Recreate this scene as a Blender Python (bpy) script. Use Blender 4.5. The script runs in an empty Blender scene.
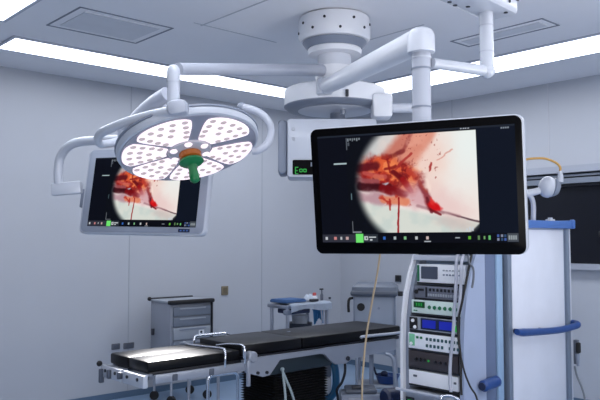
import bpy, bmesh, math, random
import numpy as np
from mathutils import Vector, Matrix

random.seed(4)
S = bpy.context.scene
COL = S.collection
PI = math.pi
V = Vector

# ------------------------------------------------------------------ camera
F = 720.0
EYE = 1.5
PITCH = math.atan(40 / 720)
CP, SP = math.cos(PITCH), math.sin(PITCH)
cam_d = bpy.data.cameras.new('camera')
cam_d.sensor_width = 36.0
cam_d.lens = 36.0 * F / 600.0
cam_d.clip_start = 0.02
cam = bpy.data.objects.new('camera', cam_d)
COL.objects.link(cam)
cam.location = (0, 0, EYE)
cam.rotation_euler = (PI / 2 + PITCH, 0, 0)
S.camera = cam


def ray(px, py):
    x = (px - 300) / F
    u = -(py - 200) / F
    return V((x, CP - u * SP, SP + u * CP))


def at(px, py, Y):
    """world point seen at photo position (px, py) and standing Y metres ahead"""
    d = ray(px, py)
    return V((0, 0, EYE)) + d * (Y / d.y)


def hit(px, py, p0, n):
    d = ray(px, py)
    o = V((0, 0, EYE))
    return o + d * ((V(p0) - o).dot(V(n)) / d.dot(V(n)))


# ------------------------------------------------------------------ room frame
CORNER = V((0.5, 8.93, 0))
DL = V((-0.743, -0.669, 0)).normalized()    # along the left wall, away from the corner
DR = V((0.669, -0.743, 0)).normalized()     # along the right wall, away from the corner
CEIL = 3.0


def room(u, v, z=0.0):
    return CORNER + DL * u + DR * v + V((0, 0, z))


def basis(o, x, y, z):
    m = Matrix.Identity(4)
    for i, a in enumerate((x, y, z)):
        a = V(a)
        m[0][i], m[1][i], m[2][i] = a.x, a.y, a.z
    m[0][3], m[1][3], m[2][3] = o[0], o[1], o[2]
    return m


ROOM = basis(CORNER, DL, -DR, (0, 0, 1))      # local x = u, local y = -v   (right handed)
UP = V((0, 0, 1))

# ------------------------------------------------------------------ materials


def lin(c):
    out = []
    for v in c[:3]:
        v = v / 255.0
        out.append(v / 12.92 if v <= 0.04045 else ((v + 0.055) / 1.055) ** 2.4)
    return (*out, 1.0)


MATS = {}


def mat(name, rgb, rough=0.5, metal=0.0, spec=0.5, var=0.0, scale=6.0, bump=0.0, coat=0.0, emit=None, es=0.0, stretch=None):
    if name in MATS:
        return MATS[name]
    m = bpy.data.materials.new(name)
    m.use_nodes = True
    nt = m.node_tree
    b = nt.nodes['Principled BSDF']
    b.inputs['Roughness'].default_value = rough
    b.inputs['Metallic'].default_value = metal
    b.inputs['Specular IOR Level'].default_value = spec
    b.inputs['Coat Weight'].default_value = coat
    base = lin(rgb)
    tc = nt.nodes.new('ShaderNodeTexCoord')
    no = nt.nodes.new('ShaderNodeTexNoise')
    no.inputs['Scale'].default_value = scale
    no.inputs['Detail'].default_value = 4
    if stretch:
        mp = nt.nodes.new('ShaderNodeMapping')
        mp.inputs['Scale'].default_value = stretch
        nt.links.new(tc.outputs['Object'], mp.inputs['Vector'])
        nt.links.new(mp.outputs['Vector'], no.inputs['Vector'])
    else:
        nt.links.new(tc.outputs['Object'], no.inputs['Vector'])
    rp = nt.nodes.new('ShaderNodeValToRGB')
    v = var if var else 0.03
    rp.color_ramp.elements[0].position = 0.3
    rp.color_ramp.elements[1].position = 0.7
    rp.color_ramp.elements[0].color = (*[max(0, c * (1 - v)) for c in base[:3]], 1)
    rp.color_ramp.elements[1].color = (*[min(1, c * (1 + v)) for c in base[:3]], 1)
    nt.links.new(no.outputs['Fac'], rp.inputs['Fac'])
    nt.links.new(rp.outputs['Color'], b.inputs['Base Color'])
    if bump:
        bu = nt.nodes.new('ShaderNodeBump')
        bu.inputs['Strength'].default_value = bump
        bu.inputs['Distance'].default_value = 0.01
        nt.links.new(no.outputs['Fac'], bu.inputs['Height'])
        nt.links.new(bu.outputs['Normal'], b.inputs['Normal'])
    if emit:
        b.inputs['Emission Color'].default_value = lin(emit)
        b.inputs['Emission Strength'].default_value = es
    MATS[name] = m
    return m


def paint_mat(name, strength=1.0):
    m = bpy.data.materials.new(name)
    m.use_nodes = True
    nt = m.node_tree
    b = nt.nodes['Principled BSDF']
    b.inputs['Base Color'].default_value = (0.004, 0.004, 0.006, 1)
    b.inputs['Roughness'].default_value = 0.5
    b.inputs['Specular IOR Level'].default_value = 0.0
    a = nt.nodes.new('ShaderNodeAttribute')
    a.attribute_name = 'paint'
    nt.links.new(a.outputs['Color'], b.inputs['Emission Color'])
    b.inputs['Emission Strength'].default_value = strength
    return m


M_WALL = mat('painted wall panels', (178, 182, 191), 0.38, var=0.03, scale=1.2, spec=0.4)
M_CEIL = mat('painted metal ceiling', (236, 236, 240), 0.5, var=0.03, scale=1.5)
M_FLOOR = mat('blue vinyl floor', (134, 158, 186), 0.3, var=0.05, scale=2.0)
M_BASE = mat('blue skirting', (86, 108, 132), 0.4)
M_SEAM = mat('panel joint', (186, 188, 196), 0.6)
M_WSEAM = mat('wall joint', (160, 165, 176), 0.5)
M_GAP = mat('dark ceiling joint', (130, 135, 148), 0.7)
M_VENT = mat('grey access hatch', (212, 214, 220), 0.6)
M_STRIP = mat('lamp diffuser', (245, 248, 255), 0.5, emit=(236, 243, 255), es=4.0)
M_WHITE = mat('white enamel', (190, 195, 206), 0.3, var=0.02, coat=0.2)
M_WHITE2 = mat('pale grey enamel', (176, 181, 194), 0.35, var=0.02)
M_GREYP = mat('mid grey enamel', (128, 136, 152), 0.4)
M_DGREY = mat('slate grey plastic', (84, 90, 102), 0.45)
M_DARK = mat('charcoal plastic', (38, 40, 48), 0.45)
M_BLACK = mat('black gloss bezel', (3, 3, 5), 0.3, spec=0.08)
M_RUB = mat('black rubber', (14, 14, 17), 0.6)
M_VINYL = mat('black vinyl cushion', (9, 9, 13), 0.36, var=0.04, scale=30, spec=0.24)
M_STEEL = mat('brushed steel', (176, 180, 190), 0.28, metal=0.9, var=0.08, scale=20, stretch=(1, 30, 30))
M_CHROME = mat('polished steel tube', (225, 228, 235), 0.14, metal=1.0)
M_ALU = mat('anodised rail', (162, 167, 179), 0.35, metal=0.35, var=0.05)
M_CABP = mat('pale blue steel panel', (176, 188, 208), 0.4, var=0.04, scale=2)
M_CABS = mat('grey blue cabinet post', (112, 124, 142), 0.4)
M_BLUE = mat('navy blue plastic', (30, 66, 128), 0.35)
M_TRAY = mat('blue tray', (74, 112, 178), 0.4)
M_NAVY = mat('dark navy plastic', (22, 34, 66), 0.4)
M_TEAL = mat('teal blue hose', (32, 104, 150), 0.4)
M_YEL = mat('yellow hose', (190, 146, 72), 0.45)
M_BEIGE = mat('beige cable', (164, 146, 120), 0.5)
M_CABLE = mat('white cable sheath', (172, 176, 190), 0.45)
M_GCABLE = mat('grey cable sheath', (120, 126, 134), 0.5)
M_GREEN = mat('green handle cover', (16, 112, 62), 0.35, emit=(20, 130, 66), es=0.04)  # faint emission lightens the cover, which is no lamp
M_ORANGE = mat('amber ring', (160, 88, 26), 0.4, emit=(190, 96, 20), es=0.06)  # slight emission lifts the ring's brightness, though it is unlit
M_LED = mat('lit lamp panel', (250, 238, 240), 0.4, emit=(255, 234, 238), es=0.85)
M_LENS = mat('lamp lens', (146, 134, 136), 0.3, emit=(200, 186, 190), es=0.62)
M_DISC = mat('lamp face grey', (150, 152, 166), 0.4)
M_PALE = mat('pale device front', (232, 234, 240), 0.4)
M_DEVG = mat('green edged device front', (206, 222, 216), 0.4)
M_LCD = mat('grey lcd', (74, 80, 96), 0.3)
M_GLED = mat('green display glow', (10, 60, 24), 0.4, emit=(30, 170, 60), es=0.8)
M_GDK = mat('dark green display', (8, 40, 22), 0.4, emit=(10, 70, 30), es=0.5)
M_BLED = mat('blue display glow', (14, 22, 110), 0.4, emit=(24, 40, 180), es=0.5)
M_BTNG = mat('green button', (32, 110, 74), 0.4)
M_BTND = mat('dark teal button', (48, 84, 92), 0.4)
M_BTNK = mat('black button', (26, 28, 36), 0.4)
M_BTNW = mat('white knob', (230, 232, 236), 0.4)
M_CABG = mat('grey trolley paint', (138, 143, 155), 0.5)
M_CABD = mat('drawer front paint', (112, 120, 134), 0.5)
M_CABL = mat('light drawer front', (152, 158, 168), 0.5)
M_CLOTHB = mat('blue drape', (58, 92, 138), 0.8, var=0.1, scale=40)
M_CLOTHW = mat('white drape', (196, 206, 220), 0.8, var=0.05, scale=40)
M_RED = mat('red cap', (200, 84, 80), 0.5)
M_BRASS = mat('bronze switch plate', (122, 112, 92), 0.4)
M_SOCK = mat('grey socket plate', (92, 96, 106), 0.5)
M_PANE = mat('window onto dark room', (22, 24, 32), 0.22, spec=0.35)  # near-black colour stands in for the unlit room behind the pane
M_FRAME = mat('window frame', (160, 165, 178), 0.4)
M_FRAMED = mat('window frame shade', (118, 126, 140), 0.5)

# ------------------------------------------------------------------ mesh builder


class MB:
    def __init__(self, M=None):
        self.bm = bmesh.new()
        self.M = M

    def _take(self, t, mi=0, T=None):
        M = T
        if self.M is not None:
            M = self.M @ T if T is not None else self.M
        vm = {}
        for v in t.verts:
            vm[v] = self.bm.verts.new(M @ v.co if M is not None else v.co)
        for f in t.faces:
            try:
                nf = self.bm.faces.new([vm[v] for v in f.verts])
                nf.material_index = mi
            except ValueError:
                pass
        t.free()
        return self

    def box(self, c, s, bev=0.0, rot=None, mi=0, seg=2):
        t = bmesh.new()
        bmesh.ops.create_cube(t, size=1.0)
        for v in t.verts:
            v.co = V((v.co.x * s[0], v.co.y * s[1], v.co.z * s[2]))
        if bev > 0:
            bmesh.ops.bevel(t, geom=list(t.edges), offset=bev, segments=seg, affect='EDGES', profile=0.5)
        T = Matrix.Translation(V(c))
        if rot is not None:
            T = T @ rot.to_4x4()
        return self._take(t, mi, T)

    def span(self, a, b, bev=0.0, mi=0):
        a, b = V(a), V(b)
        return self.box((a + b) / 2, (abs(b.x - a.x), abs(b.y - a.y), abs(b.z - a.z)), bev, None, mi)

    def lathe(self, prof, seg=32, T=None, mi=0):
        """prof: list of (r, z) along local z"""
        t = bmesh.new()
        rings = []
        for r, z in prof:
            if r < 1e-6:
                rings.append([t.verts.new((0, 0, z))])
            else:
                rings.append([t.verts.new((r * math.cos(2 * PI * i / seg), r * math.sin(2 * PI * i / seg), z)) for i in range(seg)])
        for A, B in zip(rings[:-1], rings[1:]):
            if len(A) == 1 and len(B) == 1:
                continue
            for i in range(seg):
                j = (i + 1) % seg
                if len(A) == 1:
                    t.faces.new((A[0], B[j], B[i]))
                elif len(B) == 1:
                    t.faces.new((A[i], A[j], B[0]))
                else:
                    t.faces.new((A[i], A[j], B[j], B[i]))
        if len(rings[0]) > 1:
            t.faces.new(list(reversed(rings[0])))
        if len(rings[-1]) > 1:
            t.faces.new(rings[-1])
        bmesh.ops.recalc_face_normals(t, faces=list(t.faces))
        return self._take(t, mi, T)

    def rod(self, p0, p1, r, r1=None, seg=20, mi=0, rim=0.0):
        p0, p1 = V(p0), V(p1)
        d = p1 - p0
        L = d.length
        r1 = r if r1 is None else r1
        T = Matrix.Translation(p0) @ d.to_track_quat('Z', 'Y').to_matrix().to_4x4()
        if rim:
            pr = [(0, 0), (r - rim, 0), (r, rim), (r1, L - rim), (r1 - rim, L), (0, L)]
        else:
            pr = [(0, 0), (r, 0), (r1, L), (0, L)]
        return self.lathe(pr, seg, T, mi)

    def ball(self, c, r, s=(1, 1, 1), rot=None, mi=0, seg=24):
        n = 12
        pr = [(r * math.sin(PI * i / n), -r * math.cos(PI * i / n)) for i in range(n + 1)]
        pr[0] = (0, -r)
        pr[-1] = (0, r)
        T = Matrix.Translation(V(c))
        if rot is not None:
            T = T @ rot.to_4x4()
        T = T @ Matrix.Diagonal((*s, 1))
        return self.lathe(pr, seg, T, mi)

    def tube(self, pts, r, seg=12, smooth=True, steps=8, mi=0, flat=1.0):
        pts = [V(p) for p in pts]
        rs = r if isinstance(r, (list, tuple)) else [r] * len(pts)
        if smooth and len(pts) > 2:
            P, R = [], []
            ext = [pts[0] * 2 - pts[1]] + pts + [pts[-1] * 2 - pts[-2]]
            for i in range(1, len(ext) - 2):
                a, b, c, d = ext[i - 1], ext[i], ext[i + 1], ext[i + 2]
                for k in range(steps):
                    s = k / steps
                    P.append(0.5 * ((2 * b) + (c - a) * s + (2 * a - 5 * b + 4 * c - d) * s * s + (3 * b - a - 3 * c + d) * s ** 3))
                    R.append(rs[i - 1] * (1 - s) + rs[i] * s)
            P.append(pts[-1])
            R.append(rs[-1])
        else:
            P, R = pts, rs
        t = bmesh.new()
        tan = []
        for i in range(len(P)):
            a = P[max(0, i - 1)]
            b = P[min(len(P) - 1, i + 1)]
            tan.append((b - a).normalized())
        n = tan[0].orthogonal().normalized()
        rings = []
        for i, p in enumerate(P):
            n = (n - tan[i] * n.dot(tan[i])).normalized()
            bn = tan[i].cross(n)
            rings.append([t.verts.new(p + (n * math.cos(2 * PI * k / seg) + bn * math.sin(2 * PI * k / seg) * flat) * R[i]) for k in range(seg)])
        for A, B in zip(rings[:-1], rings[1:]):
            for k in range(seg):
                j = (k + 1) % seg
                t.faces.new((A[k], A[j], B[j], B[k]))
        t.faces.new(list(reversed(rings[0])))
        t.faces.new(rings[-1])
        bmesh.ops.recalc_face_normals(t, faces=list(t.faces))
        return self._take(t, mi)

    def prism(self, poly, vec, mi=0, bev=0.0):
        """poly: list of 3d points in a plane, extruded by vec"""
        t = bmesh.new()
        a = [t.verts.new(V(p)) for p in poly]
        b = [t.verts.new(V(p) + V(vec)) for p in poly]
        n = len(a)
        t.faces.new(a)
        t.faces.new(list(reversed(b)))
        for i in range(n):
            j = (i + 1) % n
            t.faces.new((a[j], a[i], b[i], b[j]))
        bmesh.ops.recalc_face_normals(t, faces=list(t.faces))
        if bev:
            bmesh.ops.bevel(t, geom=list(t.edges), offset=bev, segments=2, affect='EDGES', profile=0.5)
        return self._take(t, mi)

    def rslab(self, x0, x1, z0, z1, r, y0, y1, mi=0, bev=0.0, n=6):
        """rounded rectangle in xz extruded from y0 to y1"""
        poly = []
        for cx, cz, a0 in ((x1 - r, z1 - r, 0), (x0 + r, z1 - r, 90), (x0 + r, z0 + r, 180), (x1 - r, z0 + r, 270)):
            for i in range(n + 1):
                a = math.radians(a0 + 90 * i / n)
                poly.append((cx + r * math.cos(a), y0, cz + r * math.sin(a)))
        return self.prism(poly, (0, y1 - y0, 0), mi, bev)

    def loft(self, rings, mi=0):
        t = bmesh.new()
        rr = [[t.verts.new(V(p)) for p in ring] for ring in rings]
        n = len(rr[0])
        for A, B in zip(rr[:-1], rr[1:]):
            for k in range(n):
                j = (k + 1) % n
                t.faces.new((A[k], A[j], B[j], B[k]))
        t.faces.new(list(reversed(rr[0])))
        t.faces.new(rr[-1])
        bmesh.ops.recalc_face_normals(t, faces=list(t.faces))
        return self._take(t, mi)

    def build(self, name, m, parent=None, smooth=True, world=False, ang=35):
        """link as ONE mesh object; world=True: the geometry was given in world coordinates"""
        if parent is not None and world:
            self.bm.transform(root_matrix(parent).inverted())
        me = bpy.data.meshes.new(name)
        self.bm.to_mesh(me)
        self.bm.free()
        for x in (m if isinstance(m, (list, tuple)) else [m]):
            me.materials.append(x)
        if smooth:
            me.polygons.foreach_set('use_smooth', [True] * len(me.polygons))
            me.set_sharp_from_angle(angle=math.radians(ang))
        o = bpy.data.objects.new(name, me)
        COL.objects.link(o)
        if parent is not None:
            o.parent = parent
        return o


def root_matrix(o):
    m = o.matrix_basis.copy()
    while o.parent is not None:
        o = o.parent
        m = o.matrix_basis @ m
    return m


def tag(o, label, cat, group=None):
    o['label'] = label
    o['category'] = cat
    if group:
        o['group'] = group
    return o


def thing(name, label, cat, M=None, loc=None, rotz=0.0, group=None):
    o = bpy.data.objects.new(name, None)
    o.empty_display_size = 0.05
    COL.objects.link(o)
    if M is None:
        M = Matrix.Translation(V(loc)) @ Matrix.Rotation(rotz, 4, 'Z')
    o.matrix_basis = M
    return tag(o, label, cat, group)


def recentre(o, p):
    """put the origin of a one-mesh thing at p"""
    p = V(p)
    o.data.transform(Matrix.Translation(-p))
    o.location = p
    return o


def struct(o):
    o['kind'] = 'structure'
    return o


def dup(o, parent, loc=None):
    c = o.copy()
    COL.objects.link(c)
    c.parent = parent
    if loc is not None:
        c.location = loc
    return c


# ------------------------------------------------------------------ room shell
UMAX, VMAX, TH = 9.2, 9.0, 0.12
# local room frame: x = u (0..UMAX), y = -v (0..-VMAX)


def shell(name, a, b, m):
    return struct(MB(ROOM).span(a, b).build(name, m, smooth=False))


shell('floor', (-TH, TH, -0.1), (UMAX + TH, -VMAX - TH, 0), M_FLOOR)
shell('ceiling', (-TH, TH, CEIL), (UMAX + TH, -VMAX - TH, CEIL + 0.1), M_CEIL)
shell('wall_left', (0, 0, 0), (UMAX, TH, CEIL), M_WALL)
shell('wall_back', (UMAX, TH, 0), (UMAX + TH, -VMAX - TH, CEIL), M_WALL)
shell('wall_near', (0, -VMAX, 0), (UMAX, -VMAX - TH, CEIL), M_WALL)
# right wall (u = 0 plane) with a window opening
WV0 = (hit(497, 200, CORNER, DL) - CORNER).dot(DR)
WV1 = WV0 + 2.6
WZ0, WZ1 = 1.27, 2.14
w = MB(ROOM)
w.span((-TH, 0, 0), (0, -WV0, CEIL)).span((-TH, -WV1, 0), (0, -VMAX, CEIL))
w.span((-TH, -WV0, 0), (0, -WV1, WZ0)).span((-TH, -WV0, WZ1), (0, -WV1, CEIL))
struct(w.build('wall_right', M_WALL, smooth=False))
shell('baseboard_left', (0.012, -0.0, 0), (UMAX - 0.01, -0.012, 0.06), M_BASE)
shell('baseboard_right', (0, -0.012, 0), (0.012, -VMAX + 0.01, 0.06), M_BASE)
# joints between the wall panels
k = 0
for px in (262, 130):
    p = hit(px, 200, CORNER, DR)
    u = (p - CORNER).dot(DL)
    k += 1
    shell('trim_%d' % k, (u - 0.004, 0, 0.06), (u + 0.004, -0.003, CEIL), M_WSEAM)
for px in (548, 452):
    p = hit(px, 100, CORNER, DL)
    v = (p - CORNER).dot(DR)
    k += 1
    z0 = WZ1 + 0.1 if px == 548 else 0.06
    shell('trim_%d' % k, (0, -v - 0.005, z0), (0.003, -v + 0.005, CEIL), M_SEAM if px == 548 else M_WSEAM)

# window: frame, sill, pane
wf = MB(ROOM)
fr = 0.05
wf.span((-0.05, -WV0 + 0.0, WZ1 - 0.015), (0.05, -WV1, WZ1 + 0.05), mi=0)          # head, pale face
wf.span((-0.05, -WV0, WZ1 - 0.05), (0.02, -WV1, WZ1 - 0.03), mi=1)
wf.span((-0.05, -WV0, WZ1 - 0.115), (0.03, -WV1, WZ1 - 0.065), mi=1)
wf.span((-0.05, -WV0 + 0.04, WZ0), (0.03, -WV0, WZ1), mi=0)
wf.span((-0.05, -WV1, WZ0), (0.03, -WV1 - 0.04, WZ1), mi=0)
win = struct(wf.build('window_1', [M_FRAME, M_FRAMED], smooth=False))
MB(ROOM).span((-0.05, -WV0, WZ0 - 0.04), (0.06, -WV1, WZ0 + 0.012)).build('window_sill', M_FRAME, win, smooth=False)
MB(ROOM).span((-0.07, -WV0, WZ0), (-0.05, -WV1, WZ1)).build('pane', M_PANE, win, smooth=False)
MB(ROOM).span((-0.05, -WV0, WZ1 - 0.14), (-0.01, -WV1, WZ1 - 0.12)).build('blind_rail', M_DARK, win, smooth=False)
ph = hit(600, 234, CORNER, DL)
vh = (ph - CORNER).dot(DR)
MB(ROOM).box((-0.03, -vh, ph.z), (0.04, 0.045, 0.055), 0.01).build('latch', M_RUB, win)

# ceiling hatches and joints
cn = (0, 0, 1)


def ceil_uv(px, py):
    p = hit(px, py, (0, 0, CEIL), cn) - CORNER
    return p.dot(DL), p.dot(DR)


def hatch(label, c0, c1, inset):
    (u0, v0), (u1, v1) = ceil_uv(*c0), ceil_uv(*c1)
    u0, u1 = min(u0, u1), max(u0, u1)
    v0, v1 = min(v0, v1), max(v0, v1)
    loc = room((u0 + u1) / 2, (v0 + v1) / 2, CEIL)
    t = thing('ceiling_hatch', label, 'hatch', M=basis(loc, DL, -DR, UP))
    a, b = (u1 - u0) / 2, (v1 - v0) / 2
    f = MB()
    w_ = 0.012
    f.span((-a, -b, -0.004), (a, -b + w_, 0)).span((-a, b - w_, -0.004), (a, b, 0))
    f.span((-a, -b, -0.004), (-a + w_, b, 0)).span((a - w_, -b, -0.004), (a, b, 0))
    f.build('frame', M_GAP, t, smooth=False)
    MB().span((-a + inset, -b + inset, -0.006), (a - inset, b - inset, 0)).build('panel', M_VENT, t, smooth=False)


hatch('square grey ceiling hatch above the lamp side strip light', (46, 25), (174, 28), 0.07)
hatch('square grey ceiling hatch beyond the grey supply beam', (450, 41), (560, 25), 0.06)
# long joints of the ceiling sheets
k2 = k
for (a, b) in (((205, 24), (265, 0)), ((200, 24), (300, 32)), ((372, 39), (450, 35))):
    pa, pb = hit(*a, (0, 0, CEIL), cn), hit(*b, (0, 0, CEIL), cn)
    d = (pb - pa)
    # snap the joint to the nearer room axis
    ax = DL if abs(d.normalized().dot(DL)) > abs(d.normalized().dot(DR)) else DR
    L = d.dot(ax)
    k2 += 1
    m_ = basis(pa + ax * (L / 2), ax, UP.cross(ax), UP)
    struct(MB(m_).box((0, 0, -0.001), (abs(L) * 1.15, 0.012, 0.003)).build('trim_%d' % k2, M_SEAM, smooth=False))


# ------------------------------------------------------------------ ceiling strip lights
def strip(label, u0, u1, v0, v1):
    loc = room((u0 + u1) / 2, (v0 + v1) / 2, CEIL)
    t = thing('ceiling_light', label, 'ceiling light', M=basis(loc, DL, -DR, UP), group='strip lights around the ceiling')
    a, b = (u1 - u0) / 2, (v1 - v0) / 2
    e = 0.025
    f = MB()
    f.span((-a - e, -b - e, -0.012), (a + e, -b, 0)).span((-a - e, b, -0.012), (a + e, b + e, 0))
    f.span((-a - e, -b, -0.012), (-a, b, 0)).span((a, -b, -0.012), (a + e, b, 0))
    f.build('frame', M_WHITE2, t, smooth=False)
    MB().span((-a, -b, -0.008), (a, b, 0)).build('diffuser', M_STRIP, t, smooth=False)


strip('long lit ceiling strip running behind the round surgical lamp, along the left wall', 0.75, 4.40, 0.62, 1.0)
strip('long lit ceiling strip above the window, along the right wall', 0.80, 1.27, 1.30, 6.6)
strip('lit ceiling strip cut off in the top left corner of the photo', 4.62, 5.05, 1.36, 6.6)
strip('lit ceiling strip closing the ring of lights above the viewer', 1.55, 4.40, 6.75, 7.2)

# area lamps lying just under the strips so the walls receive their light
def area(name, u0, u1, v0, v1, power, z=CEIL - 0.03):
    L = bpy.data.lights.new(name, 'AREA')
    L.shape = 'RECTANGLE'
    L.size, L.size_y = abs(u1 - u0), abs(v1 - v0)
    L.energy = power
    L.color = (0.98, 0.985, 1.0)
    o = bpy.data.objects.new(name, L)
    COL.objects.link(o)
    o.matrix_basis = basis(room((u0 + u1) / 2, (v0 + v1) / 2, z), DL, -DR, UP)
    return o


area('strip_glow', 0.75, 4.4, 0.64, 0.98, 12)
area('strip_glow', 0.85, 1.25, 1.4, 6.6, 28)
area('strip_glow', 4.66, 5.0, 1.4, 6.6, 23)
area('strip_glow', 1.6, 4.4, 6.8, 7.15, 20)
# wide uplighter added unseen behind the viewer to brighten the ceiling
upl = bpy.data.lights.new('ceiling_fill', 'AREA')
upl.shape = 'RECTANGLE'
upl.size, upl.size_y = 3.0, 1.2
upl.energy = 62
upl.color = (1.0, 0.985, 0.99)
uo = bpy.data.objects.new('ceiling_fill', upl)
COL.objects.link(uo)
uo.location = room(7.0, 7.0, 1.3)
uo.rotation_euler = (room(2.6, 3.0, CEIL) - uo.location).to_track_quat('-Z', 'Y').to_euler()

up2 = bpy.data.lights.new('side_fill', 'AREA')  # weaker fill light, added out of view to lift ceiling and mount
up2.shape = 'RECTANGLE'
up2.size, up2.size_y = 1.8, 1.0
up2.spread = math.radians(120)
up2.energy = 17
up2.color = (1.0, 0.985, 0.99)
uq = bpy.data.objects.new('side_fill', up2)
COL.objects.link(uq)
uq.location = (2.4, 2.2, 1.5)
uq.rotation_euler = (V((0.4, 4.6, CEIL)) - uq.location).to_track_quat('-Z', 'Y').to_euler()

# ------------------------------------------------------------------ ceiling mount (hub)
M_HUB = mat('lightened white enamel', (228, 230, 236), 0.3, var=0.02)  # white enamel lightened in colour because the mount falls in shade
M_HUB2 = mat('lightened pale enamel', (206, 210, 220), 0.35, var=0.02)  # pale enamel lifted the same way against the shade
HX, HY = at(334.5, 30, 4.80).x, 4.80
t = thing('ceiling_mount', 'white round ceiling mount with column and wide drum, behind the big monitor', 'ceiling mount', loc=(HX, HY, CEIL))
MB().lathe([(0.0, 0), (0.215, 0), (0.236, -0.012), (0.244, -0.05), (0.244, -0.14), (0.228, -0.165), (0.20, -0.172), (0.0, -0.172)], 48).build('cowl', M_HUB, t)
MB().lathe([(0.0, -0.172), (0.217, -0.172), (0.217, -0.176), (0.186, -0.218), (0.0, -0.218)], 48).build('cowl_band', M_GREYP, t)
MB().lathe([(0.0, -0.218), (0.18, -0.218), (0.184, -0.225), (0.178, -0.255), (0.14, -0.262), (0, -0.262)], 48).build('lower_ring', M_HUB, t)
MB().lathe([(0, -0.255), (0.112, -0.262), (0.112, -0.51), (0, -0.51)], 40).build('column', M_HUB2, t)
MB().lathe([(0, -0.34), (0.124, -0.34), (0.128, -0.35), (0.128, -0.46), (0.12, -0.475), (0, -0.475)], 40).build('collar', M_HUB, t)
sc = MB()
sc.rod((0, 0, 0), (0, -0.006, 0), 0.009, seg=10)
first = None
for ang, z in ((-150, -0.07), (-128, -0.12), (-108, -0.06), (-84, -0.13), (-62, -0.06), (-40, -0.11), (-20, -0.07), (-170, -0.12)):
    a = math.radians(ang)
    loc = V((0.243 * math.cos(a), 0.243 * math.sin(a), z))
    if first is None:
        first = sc.build('screw', M_DARK, t)
        s_ = first
    else:
        s_ = dup(first, t)
    s_.location = loc
    s_.rotation_euler = (0, 0, a + PI / 2)
dr = 0.338
MB().lathe([(0, -0.475), (0.20, -0.475), (0.31, -0.487), (dr, -0.502), (dr, -0.608), (0.30, -0.630), (0.255, -0.630), (0, -0.630)], 56).build('drum', M_HUB, t, ang=25)
MB().lathe([(0, -0.629), (0.255, -0.629), (0.245, -0.640), (0, -0.646)], 48).build('drum_underside', M_HUB2, t)
MB().lathe([(0.0, -0.612), (dr + 0.003, -0.606), (dr + 0.003, -0.611), (0.31, -0.634), (0.26, -0.637), (0, -0.637)], 56).build('drum_band', M_GREYP, t)
MB().rod((0.05, -0.10, -0.635), (0.05, -0.10, -0.675), 0.018).build('underside_knob', M_STEEL, t)
# socket on the drum's right side with the short rod leaving it
HO = V((HX, HY, CEIL))
q0, q1 = at(376, 104, 4.60) - HO, at(390, 108, 4.60) - HO
MB().box((q0 + q1) / 2 + V((-0.01, 0, -0.005)), (0.13, 0.15, 0.16), 0.025).build('side_socket', M_HUB, t)
MB().rod(q1, at(419, 108, 4.60) - HO, 0.03).build('stub_rod', M_HUB2, t)
MB().box(at(347, 93, HY - dr) - HO, (0.02, 0.03, 0.045), 0.004).build('indicator', M_DARK, t)

# ------------------------------------------------------------------ console head under the drum
cc = at(331, 149, 4.50)
ct = thing('pendant_console', 'white pendant console with small green display, hanging behind the big monitor', 'console', loc=(cc.x, cc.y, cc.z))
MB().rslab(-0.272, 0.272, -0.19, 0.168, 0.02, -0.14, 0.14, bev=0.006).build('housing', M_WHITE, ct)
MB().rslab(-0.33, -0.275, -0.165, 0.165, 0.02, -0.11, 0.13, bev=0.008).build('end_cap', M_GREYP, ct)
zt = (CEIL - 0.634) - cc.z
MB().rod((0.06, 0.34, 0.10), (0.06, 0.34, zt), 0.05).box((0.06, 0.22, 0.1), (0.1, 0.30, 0.06), 0.01).build('neck', M_GREYP, ct)
dsp = MB().rslab(-0.24, 0.0, -0.175, -0.085, 0.008, -0.147, -0.139).build('display', M_BLACK, ct)
g = MB()
gx, gz, gy = -0.225, -0.15, -0.150
# lit characters: a bracket, two small rings and a dash
g.span((gx, gy, gz - 0.022), (gx + 0.005, gy + 0.002, gz + 0.022)).span((gx, gy, gz + 0.017), (gx + 0.02, gy + 0.002, gz + 0.022))
g.span((gx, gy, gz - 0.003), (gx + 0.016, gy + 0.002, gz + 0.002)).span((gx, gy, gz - 0.022), (gx + 0.02, gy + 0.002, gz - 0.017))
for cx in (0.036, 0.060):
    for i in range(4):
        a = i * PI / 2
        g.box((gx + cx + 0.008 * math.cos(a), gy, gz + 0.008 * math.sin(a)), (0.005 if i % 2 == 0 else 0.016, 0.002, 0.016 if i % 2 == 0 else 0.005))
g.build('digits', M_GLED, dsp, smooth=False)
MB().span((-0.13, -0.150, -0.125), (-0.06, -0.148, -0.10)).build('display_label', M_GREYP, dsp, smooth=False)
b0 = MB().rod((0, 0, 0), (0, -0.006, 0), 0.011, seg=14).build('screw', M_STEEL, ct)
b0.location = (-0.235, -0.14, 0.045)
dup(b0, ct, (-0.235, -0.14, 0.105))

# ------------------------------------------------------------------ monitor arm
PY0 = 2.47
eb = at(421, 40, PY0)
root = at(327, 86, 4.46)
ta = thing('monitor_arm', 'thick white tubular arm with elbow, holding the big monitor', 'arm', loc=tuple(root))
MB().rod(root, eb, 0.050, 0.046, seg=32).build('arm_tube', M_HUB, ta, world=True)
MB().rod(root + V((-0.012, 0.03, -0.055)), root + V((-0.012, 0.03, 0.055)), 0.055, rim=0.01).build('base_joint', M_WHITE, ta, world=True)
R_ = 0.0475
zb = at(421, 118, PY0).z - 0.12
MB(Matrix.Translation((eb.x, eb.y, 0))).lathe([(0, at(421, 28, PY0).z), (0.025, at(421, 28.6, PY0).z), (0.04, at(421, 31, PY0).z), (R_, at(421, 36, PY0).z), (R_, at(421, 53, PY0).z), (0.04, at(421, 53.5, PY0).z), (0, at(421, 53.5, PY0).z)], 36).build('elbow_cap', M_HUB2, ta, world=True)
pr = 0.0325
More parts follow.
